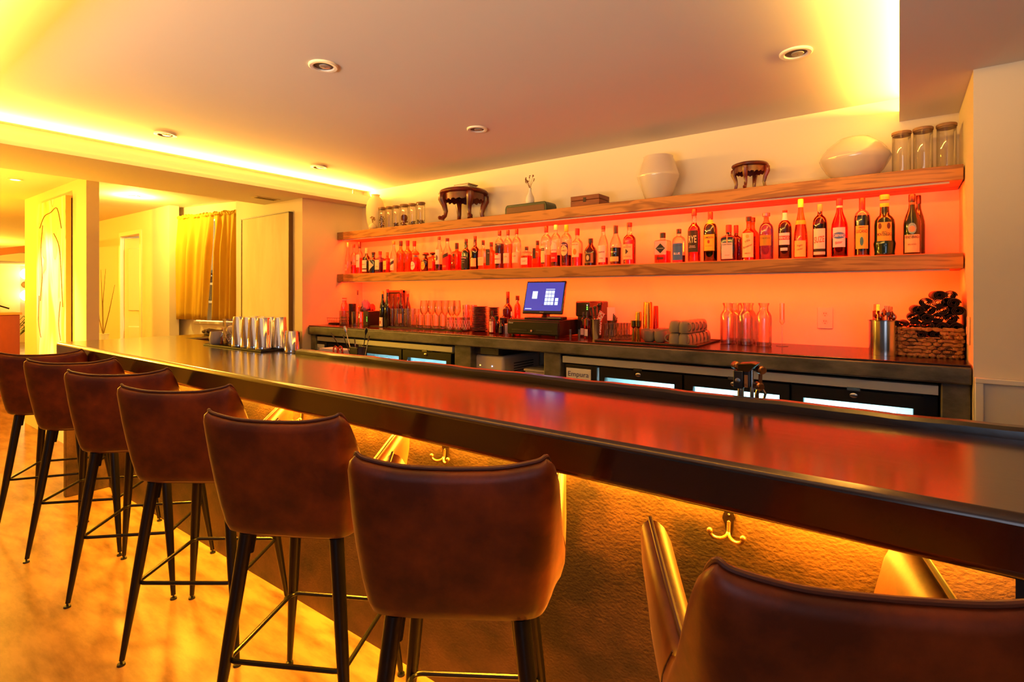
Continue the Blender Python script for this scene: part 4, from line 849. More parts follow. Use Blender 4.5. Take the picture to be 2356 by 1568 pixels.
R = RAD(D1(792), 3.0, 9.5); H = Zat(D1(792), V1(338), 3.0) - CZ
b = MB(); b.lathe([(R * .98, 0), (R, .005), (R * .72, H * .55), (R * .70, H * .8), (R * .82, H)], 24, caps=False); b.build('carafe_body', glass('golden_glass', (230, 190, 110), .35), t)
b = MB(); b.tube([(R * .82 * math.cos(k * PI / 12), R * .82 * math.sin(k * PI / 12), H) for k in range(24)], .003, 6, closed=True); b.build('gold_rim', M_gold, t)
# bundled cloths
def cloth_lump(name, label, u, y, r, h, m, z, seed, lift=0):
    random.seed(seed); t = thing(name, label, 'cloth', (X(u, y), y, z)); b = MB()
    b.lathe([(r * (.75 if q < .1 else math.sqrt(max(.02, 1 - (q - .25) ** 2 * 1.6))), h * q) for q in [0, .1, .25, .4, .55, .7, .85, 1.0]], 28)
    for i, (x_, y_, z_) in enumerate(b.v):
        a = math.atan2(y_, x_); k = 1 + .18 * math.sin(3 * a + z_ * 60 + seed) + .10 * math.sin(7 * a - z_ * 90)
        b.v[i] = (x_ * k, y_ * k, z_ + .012 * math.sin(4 * a + seed))
    b.build('folded_cloth', m, t, ang=80)
    b = MB(); b.tube([(-r * .8, -r * .3, h * .5), (-r * .1, -r * .75, h * .75), (r * .6, -r * .4, h * .55)], r * .16, 8); b.build('cloth_fold', m, t); return t
t = thing('black_device', 'black boxy device with green lights left of the wine bottles', 'device', (X(D1(903), 3.02), 3.02, CZ), -.15)
w = RAD(D1(903), 3.0, 11); h = Zat(D1(903), V1(392), 3.0) - CZ
b = MB(); b.box((-w, -.05, 0), (w, .07, h)); b.build('device_body', M_plastic, t, bevel=.006)
for k in (0, 1, 2):
    b = MB(); b.sphere((w * .62, -.051, h * (.35 + .12 * k)), .003, 8); b.build('green_light', mat('green_led', (80, 255, 60), .4, emit=((90, 255, 60), 5)), t)
cloth_lump('purple_cloth', 'purple-pink crumpled cloth piled on the black device', D1(845), 3.02, .042, .085, mat('purple_fabric', (150, 90, 140), .9), CZ + h + .001, 2)
cloth_lump('red_cloth', 'red cloth folded beside the purple one on the black device', D1(925), 3.05, .022, .05, mat('red_fabric', (206, 50, 40), .9), CZ + h + .001, 4)
# wine bottles
WB = 'wine bottles at the left of the back counter'
M_wg = mat('wine_green', (34, 30, 14), .10, spec=.7); M_wr = mat('wine_dark_red', (50, 8, 10), .12, spec=.6)
for cx, hw, top, y_, m, cap, lb, lab in [(1050, 40, 150, 2.99, M_wg, (250, 190, 60), 'front left wine bottle with gold-white neck and flower label', True), (1108, 42, 130, 3.00, M_wg, (236, 60, 40), 'front right dark green wine bottle with a red top beside the tall glasses', False),
        (1180, 30, 190, 3.22, M_wr, (60, 10, 14), 'short dark wine bottle in front of the small crate, leftmost behind', False), (1236, 32, 185, 3.20, M_wr, (200, 20, 26), 'red-capped wine bottle behind the tall glasses, left of the pale-label one', False),
        (1275, 40, 135, 3.13, M_wr, (226, 60, 40), 'tall red-topped wine bottle with a pale label behind the tall glasses', 'low'), (1352, 38, 185, 3.2, M_wr, (216, 20, 24), 'red-capped wine bottle right of the small crate', False)]:
    u = D1(cx); R = RAD(u, y_, hw / 5.236)
    labs = [('rect', 1.8, .02, .27, (246, 232, 206)), ('oval', .5, .08, .18, (190, 30, 50))] if lab is True else ([('rect', 1.8, .10, .34, (244, 206, 190))] if lab else [])
    bottle((X(u, y_), y_, CZ), R, Zat(u, V1(top), y_) - CZ, 'wine', m, lb, cap=cap, labels=labs, name='wine_bottle', group=WB)
t = thing('small_crate', 'small dark red crate standing behind the wine bottles', 'crate', (X(D1(1195), 3.3), 3.31, CZ)); w = RAD(1, 3.3, 1) and .105; h = Zat(D1(1195), V1(145), 3.3) - CZ
b = MB(); b.box((-w, -.02, 0), (w, .02, .03)); b.box((-w, -.02, h - .02), (w, .02, h)); b.box((-w, -.02, 0), (-w + .02, .02, h)); b.box((w - .02, -.02, 0), (w, .02, h)); b.build('crate_frame', mat('dark_red_wood', (48, 14, 10), .6), t, bevel=.002)
b = MB(); b.box((-w + .01, .0, .02), (w - .01, .012, h - .01)); b.build('crate_back', mat('dark_red_back', (40, 10, 8), .7), t)
# bar mat under the glasses
x0, x1 = X(D1(900), 3.05), X(D1(2080), 3.05)
t = thing('rubber_bar_mat', 'long black ribbed rubber mat under the glasses on the back counter', 'bar mat', ((x0 + x1) / 2, 3.11, CZ)); w = (x1 - x0) / 2
b = MB(); b.box((-w, -.13, 0), (w, .17, .005)); b.build('mat_base', mat('dark_rubber', (20, 14, 14), .6), t)
b = MB()
for k in range(60):
    x_ = -w + .02 + (2 * w - .04) * k / 59; b.box((x_ - .003, -.12, .005), (x_ + .003, .16, .009))
b.build('mat_ribs', mat('dark_rubber_rib', (34, 20, 18), .45), t)
GZ = CZ + .0092
i = 0
for o_, (cx, y_) in zip([q + ' in the front row' for q in ORD[:4] + ['rightmost']] + [q + ' in the back row' for q in ORD[:4] + ['rightmost']], [(1165, 3.02), (1225, 3.03), (1290, 3.03), (1352, 3.03), (1412, 3.03), (1190, 3.14), (1262, 3.14), (1330, 3.14), (1395, 3.14), (1462, 3.13)]):
    tumbler(D1(cx), 6.0, V1(362) if y_ < 3.1 else V1(368), y_, 'tall narrow clear glass by the wine bottles, %s' % o_, 'tall_glass', group='tall clear glasses on the ribbed mat', z=GZ)
for o_, (cx, y_) in zip(ORD[:5] + ['rightmost'], [(1548, 3.10), (1638, 3.20), (1722, 3.10), (1800, 3.20), (1880, 3.10), (1945, 3.2)]):
    u = D1(cx); wine_glass(X(u, y_), y_, RAD(u, y_, 9.5), Zat(u, V1(266), y_) - GZ, 'tall stemmed wine glass above the low round glasses, %s of the six' % o_, 'stemmed wine glasses on the ribbed mat', GZ)
for o_, (cx, y_) in zip(ORD[:3] + ['rightmost'], [(1495, 2.99), (1592, 3.0), (1690, 2.99), (1775, 3.0)]):
    tumbler(D1(cx), 9, V1(440), y_, 'low round stemless glass in front of the wine glasses, %s of four' % o_, 'stemless_glass', kind='straight', group='stemless glasses on the ribbed mat', z=GZ)
M_cut = glass('cut_crystal', (250, 226, 212), .45, .08)
def crystal(u, hw, vt, y_, label, group, z=GZ):
    t = tumbler(u, hw, vt, y_, label, 'crystal_glass', M_cut, 'flare' if False else 'straight', group, z)
    R = RAD(u, y_, hw); H = Zat(u, vt, y_) - z; b = MB()
    for s in (-1, 1):
        for k in range(9):
            a0 = 2 * PI * k / 9
            b.tube([(R * 1.0 * math.cos(a0 + s * q * .9), R * 1.0 * math.sin(a0 + s * q * .9), H * (.12 + .68 * q)) for q in (0, .33, .66, 1)], .0010, 4)
    b.build('cut_pattern', mat('crystal_cut_line', (250, 214, 196), .1, spec=1), t)
    return t
for o_, (cx, top, y_) in zip(('leftmost', 'middle', 'rightmost'), [(1870, 468, 2.98), (1965, 470, 2.98), (2055, 470, 3.0)]):
    crystal(D1(cx), 8.6, V1(top), y_, 'low cut-crystal tumbler left of the stacked plates, %s of three' % o_, 'low crystal tumblers')
for o_, (cx, top, y_) in zip(('left', 'right'), [(2060, 318, 3.16), (2140, 322, 3.27)]):
    crystal(D1(cx), 9.0, V1(top), y_, 'tall cut-crystal glass behind the low crystal tumblers, %s one' % o_, 'tall crystal glasses')
# plate stacks
M_plate = mat('dark_grey_plate', (70, 60, 56), .45)
def plate_stack(x, y, R, n, dz, z, label, group):
    pl = None
    for k in range(n):
        lb = label if k < n - 1 else label.replace('plate in', 'topmost plate of')
        if pl is None:
            pl = thing('plate', lb, 'plate', (x, y, z), 0, group)
            b = MB(); b.lathe([(R * .62, 0), (R * .66, .001), (R * .97, dz * .70), (R, dz * .82), (R, dz * .93), (R * .95, dz * .93), (R * .62, dz * .35), (.001, dz * .35)], 40); b.build('plate_body', M_plate, pl)
            b = MB(); b.lathe([(R * .40, -.0004), (R * .42, -.0004), (R * .42, .0004), (R * .40, .0004)], 24, caps=False); b.build('foot_ring', M_plate, pl)
        else: dup(pl, (x, y, z + k * dz), 0, lb)
u = D1(2219); y_ = 3.08; R = RAD(u, y_, 19); H = Zat(u, V1(338), y_) - CZ; plate_stack(X(u, y_), y_, R, 18, H / 18, CZ + .0005, 'dark grey plate in the tall front stack', 'plates in the tall front stack')
u = D2(505); y_ = 3.24; R = RAD(u, y_, 13.5); H = Zat(u, V2(392), y_) - CZ; plate_stack(X(u, y_), y_, R, 15, H / 15, CZ + .0005, 'dark plate in the lower stack behind the tall one', 'plates in the rear stack')
# sauce bottles and jars left of the register
bottle((X(D2(489), 2.97), 2.97, CZ), RAD(D2(489), 2.97, 6.8), Zat(D2(489), V2(440), 2.97) - CZ, 'squat', glass('sauce_glass', (240, 130, 80), .15), 'small sauce bottle with white label in front of the stacked plates', liquid=mat('red_sauce', (150, 40, 20), .4), fill=.5, cap=(60, 24, 24), labels=[('rect', 1.85, .06, .54, (246, 206, 190))], texts=[('HOT', .4, .05, (170, 40, 40), 1.0)], name='sauce_bottle')
bottle((X(D2(545), 3.06), 3.06, CZ), RAD(D2(560), 3.06, 6.5), .12, 'squat', o_black, 'small black bottle behind the tiny dark dropper bottle', cap=(20, 16, 18), capr=.8, name='dark_jar', cat='jar')
bottle((X(D2(608), 2.96), 2.96, CZ), RAD(D2(608), 2.96, 5.3), Zat(D2(608), V2(565), 2.96) - CZ, 'squat', o_black, 'tiny dark dropper bottle in front of the black jars', cap=(70, 50, 46), labels=[('rect', 1.7, .1, .45, (80, 70, 66))], name='dropper_bottle')
bottle((X(D2(640), 3.1), 3.1, CZ), RAD(D2(640), 3.1, 9), Zat(D2(640), V2(530), 3.1) - CZ, 'jar', o_black, 'round black lidded jar left of the cash drawer', cap=(24, 18, 18), capz=.8, capr=1.0, name='dark_jar', cat='jar')
bottle((X(D2(684), 2.99), 2.99, CZ), RAD(D2(684), 2.99, 5), Zat(D2(684), V2(615), 2.99) - CZ, 'jar', M_white, 'little white-lidded pot touching the cash drawer', cap=(240, 214, 190), capz=.75, capr=1.0, name='small_pot', cat='jar')
bottle((X(D2(697), 3.22), 3.22, CZ), RAD(D2(690), 3.22, 10.5), Zat(D2(697), V2(180), 3.22) - CZ, 'whisky', M_wr, 'tall dark red bottle standing behind the left side of the register screen', cap=(120, 20, 26), capz=.84, labels=[('rect', 1.8, .06, .36, (60, 16, 14))])
bottle((X(D2(640), 3.16), 3.16, CZ), RAD(D2(640), 3.16, 4.6), Zat(D2(640), V2(420), 3.16) - CZ, 'sqr', o_black, 'small square black bottle in front of the tall dark red one', cap=(30, 16, 20), name='dark_bottle')
bottle((X(D2(828), 3.24), 3.24, CZ), RAD(D2(828), 3.24, 7.2), Zat(D2(828), V2(235), 3.24) - CZ, 'round', glass('red_clear', (250, 120, 90), .15), 'clear reddish bottle with dark stopper behind the register screen', cap=(80, 10, 14), capr=.62)
bottle((X(D2(756), 3.12), 3.12, CZ), RAD(D2(756), 3.12, 8.5), Zat(D2(756), V2(450), 3.12) - CZ, 'squat', glass('orange_tonic', (250, 110, 60), .15), 'round orange bottle behind the left corner of the cash drawer', cap=(240, 200, 180), liquid=g_red, fill=.5)
bottle((X(D2(832), 3.16), 3.16, CZ), RAD(D2(832), 3.16, 7), Zat(D2(832), V2(425), 3.16) - CZ, 'cone', glass('orange_syrup', (250, 150, 60), .15), 'cone-shaped orange bottle behind the cash drawer', cap=(150, 40, 30), liquid=g_orange, fill=.6)
# cash drawer and register
x0, x1 = X(D2(718), 2.90), X(D2(1372), 2.86)
zt = Zat(D2(1000), V2(560), 2.88)
cx, cw = (x0 + x1) / 2, (x1 - x0) / 2
t = thing('cash_drawer', 'wide black metal cash drawer under the register screen', 'cash drawer', (cx, 2.87, CZ), 0.0)
b = MB(); b.box((-cw, 0.012, .012), (cw, .40, zt - CZ)); b.build('drawer_case', mat('black_powder_coat', (12, 10, 10), .5, spec=.3), t, bevel=.003)
f = MB(); f.box((-cw + .004, 0, .018), (cw - .004, .013, zt - CZ - .012)); f = f.build('drawer_front', mat('black_drawer_front', (18, 15, 15), .5, spec=.3), t, bevel=.004)
hh = zt - CZ
for s in (-1, 1):
    b = MB(); b.box((s * cw * .48 - cw * .30, -.002, hh * .34), (s * cw * .48 + cw * .30, .002, hh * .42)); b.build('groove', flat((14, 12, 12)), f, bevel=.001)
    for q in (.03, .36):
        b = MB(); b.lathe([(.010, 0), (.010, .012)], 12, (s * cw * .85, q, 0)); b.build('rubber_foot', flat((12, 12, 12)), t)
b = MB(); b.tube([(-.0, -.006, hh * .36), (0, .002, hh * .36)], .008, 18); b.build('key_lock', M_chrome, f)
b = MB(); b.tube([(.012, -.010, hh * .36), (0, -.007, hh * .36)], .003, 8); b.build('key', M_chrome, f)
lettering('Clover', .010, flat((240, 236, 230)), f, hh * .80, -cw * .82, d=.0025)
# screen
t = thing('register_screen', 'lit blue-violet touch screen register standing on the cash drawer', 'register', (X(D2(1165), 2.98), 2.98, zt + .0005), math.radians(6))
sw = (X(D2(1420), 2.98) - X(D2(905), 2.98)) / 2 * .985; sh = .232
b = MB(); b.prism([(-.11, -.05), (.11, -.05), (.13, .08), (-.13, .08)], 0, .012); b.build('stand_base', M_plastic, t, bevel=.003)
b = MB(); b.tube([(0, .05, .01), (0, .06, .06), (0, .03, .11)], [.03, .024, .03], 14); b.build('stand_neck', M_plastic, t)
tilt = math.radians(-18); S = thing('screen_head', None, None); S.parent = t; S.location = (0, -.012, .036); S.rotation_euler = (tilt, 0, 0)
def sp(b, name, m, **k):
    b.xf(Matrix.Translation((0, -.012, .036)) @ Matrix.Rotation(tilt, 4, 'X')); return b.build(name, m, t, **k)
bpy.data.objects.remove(S)
b = MB(); b.box((-sw, 0, 0), (sw, .014, sh)); hd = sp(b, 'screen_housing', mat('screen_bezel', (12, 12, 14), .15, coat=.5), bevel=.006, seg=3)
b = MB(); b.box((-sw * .99, .012, .004), (sw * .99, .024, sh - .004)); sp(b, 'silver_back', mat('silver_back', (170, 170, 175), .3, 1.0), bevel=.005)
def em(name, c, s): return mat(name, (20, 20, 24), .3, emit=(c, s))
b = MB(); b.box((-sw * .93, -.0008, .022), (sw * .93, .0005, sh - .012)); b.xf(Matrix.Translation((0, -.012, .036)) @ Matrix.Rotation(tilt, 4, 'X')); dsp = b.build('display', em('display_blue', (66, 72, 190), 1.0), hd)
def dbox(x0_, x1_, z0_, z1_, nm='display_key', m=None):
    b = MB(); b.box((x0_, -.0014, z0_), (x1_, -.0009, z1_)); b.xf(Matrix.Translation((0, -.012, .036)) @ Matrix.Rotation(tilt, 4, 'X')); return b.build(nm, m or em('display_white', (225, 235, 255), 1.5), dsp)
kx, kz, kw, kh = sw * .06, .062, sw * .155, .026
for r_ in range(4):
    for c_ in range(3): dbox(kx + c_ * kw, kx + c_ * kw + kw * .88, kz + r_ * kh, kz + r_ * kh + kh * .86)
for r_ in range(2): dbox(kx + 3.3 * kw, kx + 4.3 * kw, kz + r_ * kh, kz + r_ * kh + kh * .86)
dbox(kx, kx + 2.9 * kw, kz + 4.15 * kh, kz + 4.3 * kh); dbox(-sw * .60, -sw * .34, .105, .158, 'display_card'); dbox(-sw * .88, -sw * .55, .032, .037, 'display_footer')
o = lettering('Clover', .008, flat((200, 200, 205)), hd, .012, 0, d=.0016); o.data.transform(Matrix.Translation((0, -.012, .036)) @ Matrix.Rotation(tilt, 4, 'X'))
t = thing('card_reader', 'small black card reader below the right corner of the screen', 'card reader', (X(D2(1345), 2.93), 2.93, zt + .0005), math.radians(6))
b = MB(); b.box((-.055, -.02, 0), (.055, .06, .022)); b.build('reader_body', M_plastic, t, bevel=.006, seg=3)
b = MB(); b.box((-.045, -.022, .012), (.045, -.019, .016)); b.build('card_slot', flat((190, 190, 190), .3, 1), t)
t = thing('paper_slip', 'pale paper slip lying on the right end of the cash drawer', 'paper', (X(D2(1500), 3.12), 3.12, zt + .0008), .2)
b = MB(); b.box((-.05, -.03, 0), (.05, .03, .001)); b.build('slip', mat('paper_white', (240, 226, 210), .8), t)
b = MB(); b.box((-.03, -.02, .001), (.03, -.018, .0013)); b.build('printed_line', flat((120, 100, 90)), t)
# receipt printer
y_ = 3.06; u = D2(1640); x0, x1 = X(D2(1482), 3.06), X(D2(1690), 3.06)
t = thing('receipt_printer', 'black receipt printer with a green light, raised beside the register', 'printer', ((x0 + x1) / 2 + .05, 3.09, CZ), math.radians(-8)); w = (x1 - x0) / 2
z0_, z1_ = Zat(u, V2(520), 3.06) - CZ, Zat(D2(1560), V2(312), 3.06) - CZ
b = MB(); b.box((-w, 0, z0_), (w, .22, z1_)); b.build('printer_body', M_plastic, t, bevel=.010, seg=3)
b = MB(); b.box((-w * .9, .02, 0), (w * 1.3, .2, z0_ + .004)); b.build('riser', flat((16, 13, 14), .5), t)
b = MB(); b.box((-w * .75, -.003, z1_ - .035), (w * .55, .002, z1_ - .02)); b.build('paper_slot', flat((8, 8, 8), .3), t)
for k, (c, s_) in enumerate((((90, 255, 60), 8), ((90, 255, 60), 8), ((220, 220, 220), 2))):
    b = MB(); b.sphere((w * .70, -.001, z0_ + .05 + .013 * k), .0035, 8); b.build('status_light', mat('status_%d_%d' % (c[0], s_), c, .4, emit=(c, s_)), t)
for cx, lb in ((1545, 'small clear shot glass in the dark gap left of the steel cup'), (1665, 'second small clear shot glass in the dark gap by the blue-capped bottles')):
    tumbler(D2(cx), 3.4, V2(690), 2.93, lb, 'shot_glass', kind='flare')
for cx, yy_, lb in ((1722, 3.05, 'small labelled bottle behind the blue-capped one'), (1772, 2.98, 'small bottle with blue cap and white label beside the steel cup')):
    bottle((X(D2(cx), yy_), yy_, CZ), RAD(D2(cx), yy_, 5.6), Zat(D2(cx), V2(458), yy_) - CZ, 'sqrs', glass('pink_tonic', (250, 130, 90), .15), lb, cap=(30, 30, 90), labels=[('rect', 1.5, .1, .36, (250, 214, 190))], liquid=g_red, fill=.4, name='small_bottle')
# steel cup of tools
def steel_cup(u, y_, hw, vt, label, tools, name='steel_cup', flare=1.0, z=CZ):
    R = RAD(u, y_, hw); H = Zat(u, vt, y_) - z; t = thing(name, label, 'cup', (X(u, y_), y_, z))
    b = MB(); b.lathe([(R * .80, 0), (R * .82, .002), (R * flare, H), (R * flare * 1.03, H + .002), (R * flare * .96, H), (R * .78, .004), (.001, .004)], 36); b.build('cup_body', M_steel, t)
    return t, R, H
t, R, H = steel_cup(D2(1905), 2.97, 14, V2(555), 'tapered steel cup holding peelers and striped straws', 0)
for k, (dx, dy, lz, c, r) in enumerate([(-.012, .01, .075, (30, 40, 24), .008), (.004, .02, .088, (26, 18, 18), .010), (-.026, 0, .07, (20, 18, 18), .007), (.012, .025, .10, (90, 24, 18), .007)]):
    b = MB(); b.tube([(dx * .4, dy * .4, .02), (dx, dy, H), (dx * 1.6, dy, H + lz)], [.003, .004, r], 10); b.sphere((dx * 1.6, dy, H + lz), r * 1.5, 10); b.build('tool_handle', flat(c, .4), t)
for k in range(4):
    b = MB(); pts = [(.012 + .006 * k, -.015, .03), (.014 + .008 * k, -.018, H), (.030 + .009 * k, -.014, H + .055 - .006 * k)]; b.tube(pts, .004, 8); b.build('striped_straw', mat('striped_straw', (210, 40, 36), .5, mix2=((250, 236, 226), 60, .48, .52), stretch=(1, 1, 3)), t)
t, R, H = steel_cup(D2(2115), 3.12, 12, V2(572), 'second steel cup with pens and a folded paper behind the shot glasses', 0)
b = MB(); b.box((-.035, .0, H * .5), (.015, .004, H + .085), .3); b.build('folded_paper', mat('paper_white', (240, 226, 210), .8), t)
for k in range(4):
    b = MB(); b.tube([(0, 0, .01), (.012 + .008 * k, -.01, H + .045 - .008 * k)], .0035, 8); b.build('pen', flat((24, 18, 20), .4), t)
# black mat on the right with shot glasses, jiggers, mugs
t = thing('rubber_tray_mat', 'black rubber mat under the grey mugs and jiggers', 'bar mat', (-1.16, 3.03, CZ))
b = MB(); b.box((-.295, -.20, 0), (.30, .24, .004)); b.build('mat_base', mat('dark_rubber', (20, 14, 14), .6), t)
b = MB(); b.tube([(-.295, -.20, .006), (.30, -.20, .006), (.30, .24, .006), (-.295, .24, .006)], .005, 8, closed=True); b.build('mat_lip', mat('dark_rubber', (20, 14, 14), .6), t)
MZ = CZ + .0045
for o_, (cx, y_) in zip(ORD, [(268, 2.90), (318, 2.875), (350, 2.97), (390, 3.03), (420, 2.98), (452, 3.05), (485, 3.0), (515, 3.08)]):
    tumbler(D3(cx), 8.6, V3(395 if y_ < 2.95 else 388), y_, 'small waisted ribbed glass left of the gold jiggers, %s of eight' % o_, 'ribbed_glass', kind='curvy', group='small waisted glasses on the black mat', flutes=7, z=MZ)
def jigger(u, y_, hw, vt, label):
    R = RAD(u, y_, hw); H = Zat(u, vt, y_) - MZ; t = thing('jigger', label, 'jigger', (X(u, y_), y_, MZ))
    b = MB(); b.lathe([(R * .8, 0), (R * .82, .002), (R * .30, H * .62), (R * .32, H * .64), (.001, H * .645)], 28); b.build('lower_cone', M_gold, t)
    b = MB(); b.lathe([(R * .33, H * .645), (R * .92, H * .72), (R * 1.0, H), (R * .9, H), (R * .3, H * .68)], 28); b.build('upper_cup', mat('antique_gold', (150, 106, 46), .25, 1.0), t); return t
jigger(D3(555), 2.89, 6.5, V3(362), 'gold double-cone jigger, left one of the two by the mugs')
jigger(D3(607), 2.885, 7.3, V3(362), 'gold double-cone jigger, right one of the two by the mugs')
def shaker(u, y_, hw, vt, label, m, z=CZ, name='shaker_tin', group=None, inv=True):
    R = RAD(u, y_, hw); H = Zat(u, vt, y_) - z; t = thing(name, label, 'shaker', (X(u, y_), y_, z), 0, group)
    b = MB(); b.lathe([(R * .98, 0), (R, .003), (R, .010), (R * .985, .012), (R * .80, H * .93), (R * .78, H * .94), (R * .77, H - .004), (R * .72, H)], 36); b.build('tin_body', m, t)
    b = MB(); b.tube([(R * .995 * math.cos(k * PI / 12), R * .995 * math.sin(k * PI / 12), .004) for k in range(24)], .0016, 6, closed=True); b.build('rolled_rim', m, t); return t
shaker(D3(607), 3.10, 8.8, V3(268), 'short gold tin standing behind the two jiggers', M_gold)
shaker(D3(710), 3.20, 12.5, V3(162), 'tall gold shaker tin at the back of the black mat', M_gold)
shaker(D3(796), 3.29, 7.0, V3(204), 'narrow copper-red tin behind the tall gold shaker', mat('copper_red', (214, 70, 44), .2, 1.0))
# grey mugs
def make_mug(label, R=.0355, H=.066):
    t = thing('stoneware_mug', label, 'mug', (0, 0, 0), 0, 'grey mugs on the black mat')
    b = MB(); b.lathe([(R * .50, 0), (R * .60, .001), (R * .78, H * .10), (R * .92, H * .28), (R, H * .6), (R * .98, H * .92), (R * .95, H), (R * .90, H), (R * .92, H * .6), (R * .6, H * .12), (.001, H * .08)], 30); b.build('mug_body', M_mug, t, ang=60)
    pts = [(R * .93, 0, H * .80)] + [(R * .95 + .021 * math.sin(a), 0, H * .50 + H * .31 * math.cos(a)) for a in [PI * q / 8 for q in range(1, 8)]] + [(R * .90, 0, H * .22)]
    b = MB(); b.tube(pts, .0042, 8); b.build('handle', M_mug, t)
    return t
mug = make_mug('upright grey mug beside the gold jiggers, leftmost mug')
def put_mug(x, y, z, rz, flip, label, first=False, tilt=0):
    o = mug if first else copy_tree(mug); o['label'] = label
    o.location = (x, y, z + (.066 if flip else 0)); o.rotation_euler = (PI if flip else tilt, 0, rz)
mx = lambda cx, y_: X(D3(cx), y_)
put_mug(mx(722, 2.93), 2.93, MZ, 1.4, False, 'upright grey mug beside the gold jiggers, leftmost mug', True)
put_mug(mx(845, 2.93), 2.93, MZ, 1.2, False, 'upright grey mug between the leftmost mug and the first stacked pair')
for k, (cx, y_) in enumerate([(800, 3.05), (900, 3.05), (700, 3.05), (870, 3.17), (960, 3.17), (1040, 3.07), (1060, 3.19), (1130, 3.12)]):
    put_mug(mx(cx, y_), y_, MZ, 1.0, False, 'upright grey mug in the rows behind the front mugs')
put_mug(mx(1010, 2.88), 2.88, MZ, PI + .2, True, 'upside-down grey mug, lower one of the front stacked pair, handle to the left')
put_mug(mx(1010, 2.88), 2.88, MZ + .0665, -.2, True, 'upside-down grey mug topping the front stacked pair, highest mug')
for k in range(6):
    y_ = 2.872 + k * .062; x = -.915 + .002 * k
    a = 'nearest' if k == 0 else 'in the receding'
    lb0 = 'upside-down grey mug, lower of the pair at the front right corner of the mat' if k == 0 else 'upside-down grey mug in the receding right-hand row, lower level, %s pair' % ('', 'second', 'third', 'fourth', 'fifth', 'sixth')[k]
    lb1 = 'grey mug tipped on top at the front right corner of the mat' if k == 0 else 'grey mug in the receding right-hand row, upper level, %s pair' % ('', 'second', 'third', 'fourth', 'fifth', 'sixth')[k]
    x -= .02; put_mug(x, y_, MZ, -.9, True, lb0); put_mug(x, y_, MZ + .0665, -.7, True, lb1) if k < 5 else None
# carafes and tasting glass
for cx, y_, lb in [(1580, 3.15, 'clear glass carafe, left one of the front three on the right of the counter'), (1765, 3.12, 'clear glass carafe, middle one of the front three'), (1966, 3.11, 'clear glass carafe, right one of the front three beside the slender glass'), (1800, 3.27, 'clear glass carafe standing behind the middle one'), (1650, 3.28, 'clear glass carafe half hidden behind the left one')]:
    u = D3(cx); R = RAD(u, y_, 18.5); H = Zat(u, V3(172), y_) - CZ
    t = thing('glass_carafe', lb, 'carafe', (X(u, y_), y_, CZ), 0, 'clear carafes on the back counter')
    pr = PROF['carafe']; b = MB(); b.lathe([(r * R, z * H) for r, z in pr] + [(r * R * .93, max(z, .03) * H) for r, z in reversed(pr)], 32, caps=True); b.build('carafe_body', M_pink, t)
    b = MB(); b.lathe([(R * .9, .002), (R * .9, .02)], 28); b.build('thick_base', glass('base_glass', (236, 220, 214), .25), t)
u = D3(2165); y_ = 3.17; x = X(u, y_); zt_ = Zat(u, V3(176), y_) - CZ
t = thing('slender_glass', 'slender stemmed tasting glass left of the wall outlet', 'glass', (x, y_, CZ)); 
b = MB(); b.lathe([(.030, 0), (.030, .002), (.004, .005), (.0022, .012), (.0022, zt_ * .5), (.006, zt_ * .52)], 24); b.build('stem_and_foot', M_clear, t)
b = MB(); b.lathe([(.003, zt_ * .5), (.014, zt_ * .56), (.012, zt_ * .62), (.0115, zt_), (.0105, zt_), (.011, zt_ * .62)], 20, caps=False); b.build('bowl', M_pink, t)
# steel canister of cutlery
u = 2033; y_ = 3.0; R = .057; H = Zat(u, 737, y_) - CZ
t = thing('steel_canister', 'round steel canister full of forks and spoons beside the wicker basket', 'canister', (X(u, y_), y_, CZ))
b = MB(); b.lathe([(R, 0), (R, H - .002), (R * 1.08, H), (R * 1.08, H + .002), (R * .97, H + .001), (R * .96, .01), (.001, .01)], 44); b.build('canister_body', mat('spun_steel', (190, 180, 172), .16, 1.0), t)
random.seed(12)
CT = (X(u, y_), y_, CZ)
cut = None
for k in range(13):
    a = 2 * PI * k / 13 + random.uniform(-.2, .2); r = R * random.uniform(.35, .8); lean = random.uniform(.1, .28); hz = H + random.uniform(.012, .05)
    kind = 'fork' if k % 2 else 'spoon'
    t = thing(kind, 'upright steel %s in the round canister' % kind, kind, (CT[0] + r * math.cos(a), CT[1] + r * math.sin(a), CT[2] + .012), random.uniform(0, 2 * PI), 'cutlery in the canister')
    b = MB(); b.box((-.003, -.001, 0), (.003, .001, hz - .03)); b.build('handle', M_gold if k % 4 == 0 else mat('warm_steel', (206, 130, 96), .2, 1.0), t)
    b = MB()
    if kind == 'spoon': b.lathe([(max(.013 * math.sin(PI * q / 8), .0005), .04 * q / 8) for q in range(9)], 14, (0, 0, hz - .032), sy=.35); b.build('spoon_bowl', mat('warm_steel', (206, 130, 96), .2, 1.0), t)
    else:
        b.box((-.010, -.001, hz - .03), (.010, .001, hz - .015))
        for q in range(4): b.box((-.010 + q * .0057, -.001, hz - .015), (-.0075 + q * .0057, .001, hz + .014))
        b.build('tines', mat('warm_steel', (206, 130, 96), .2, 1.0), t)
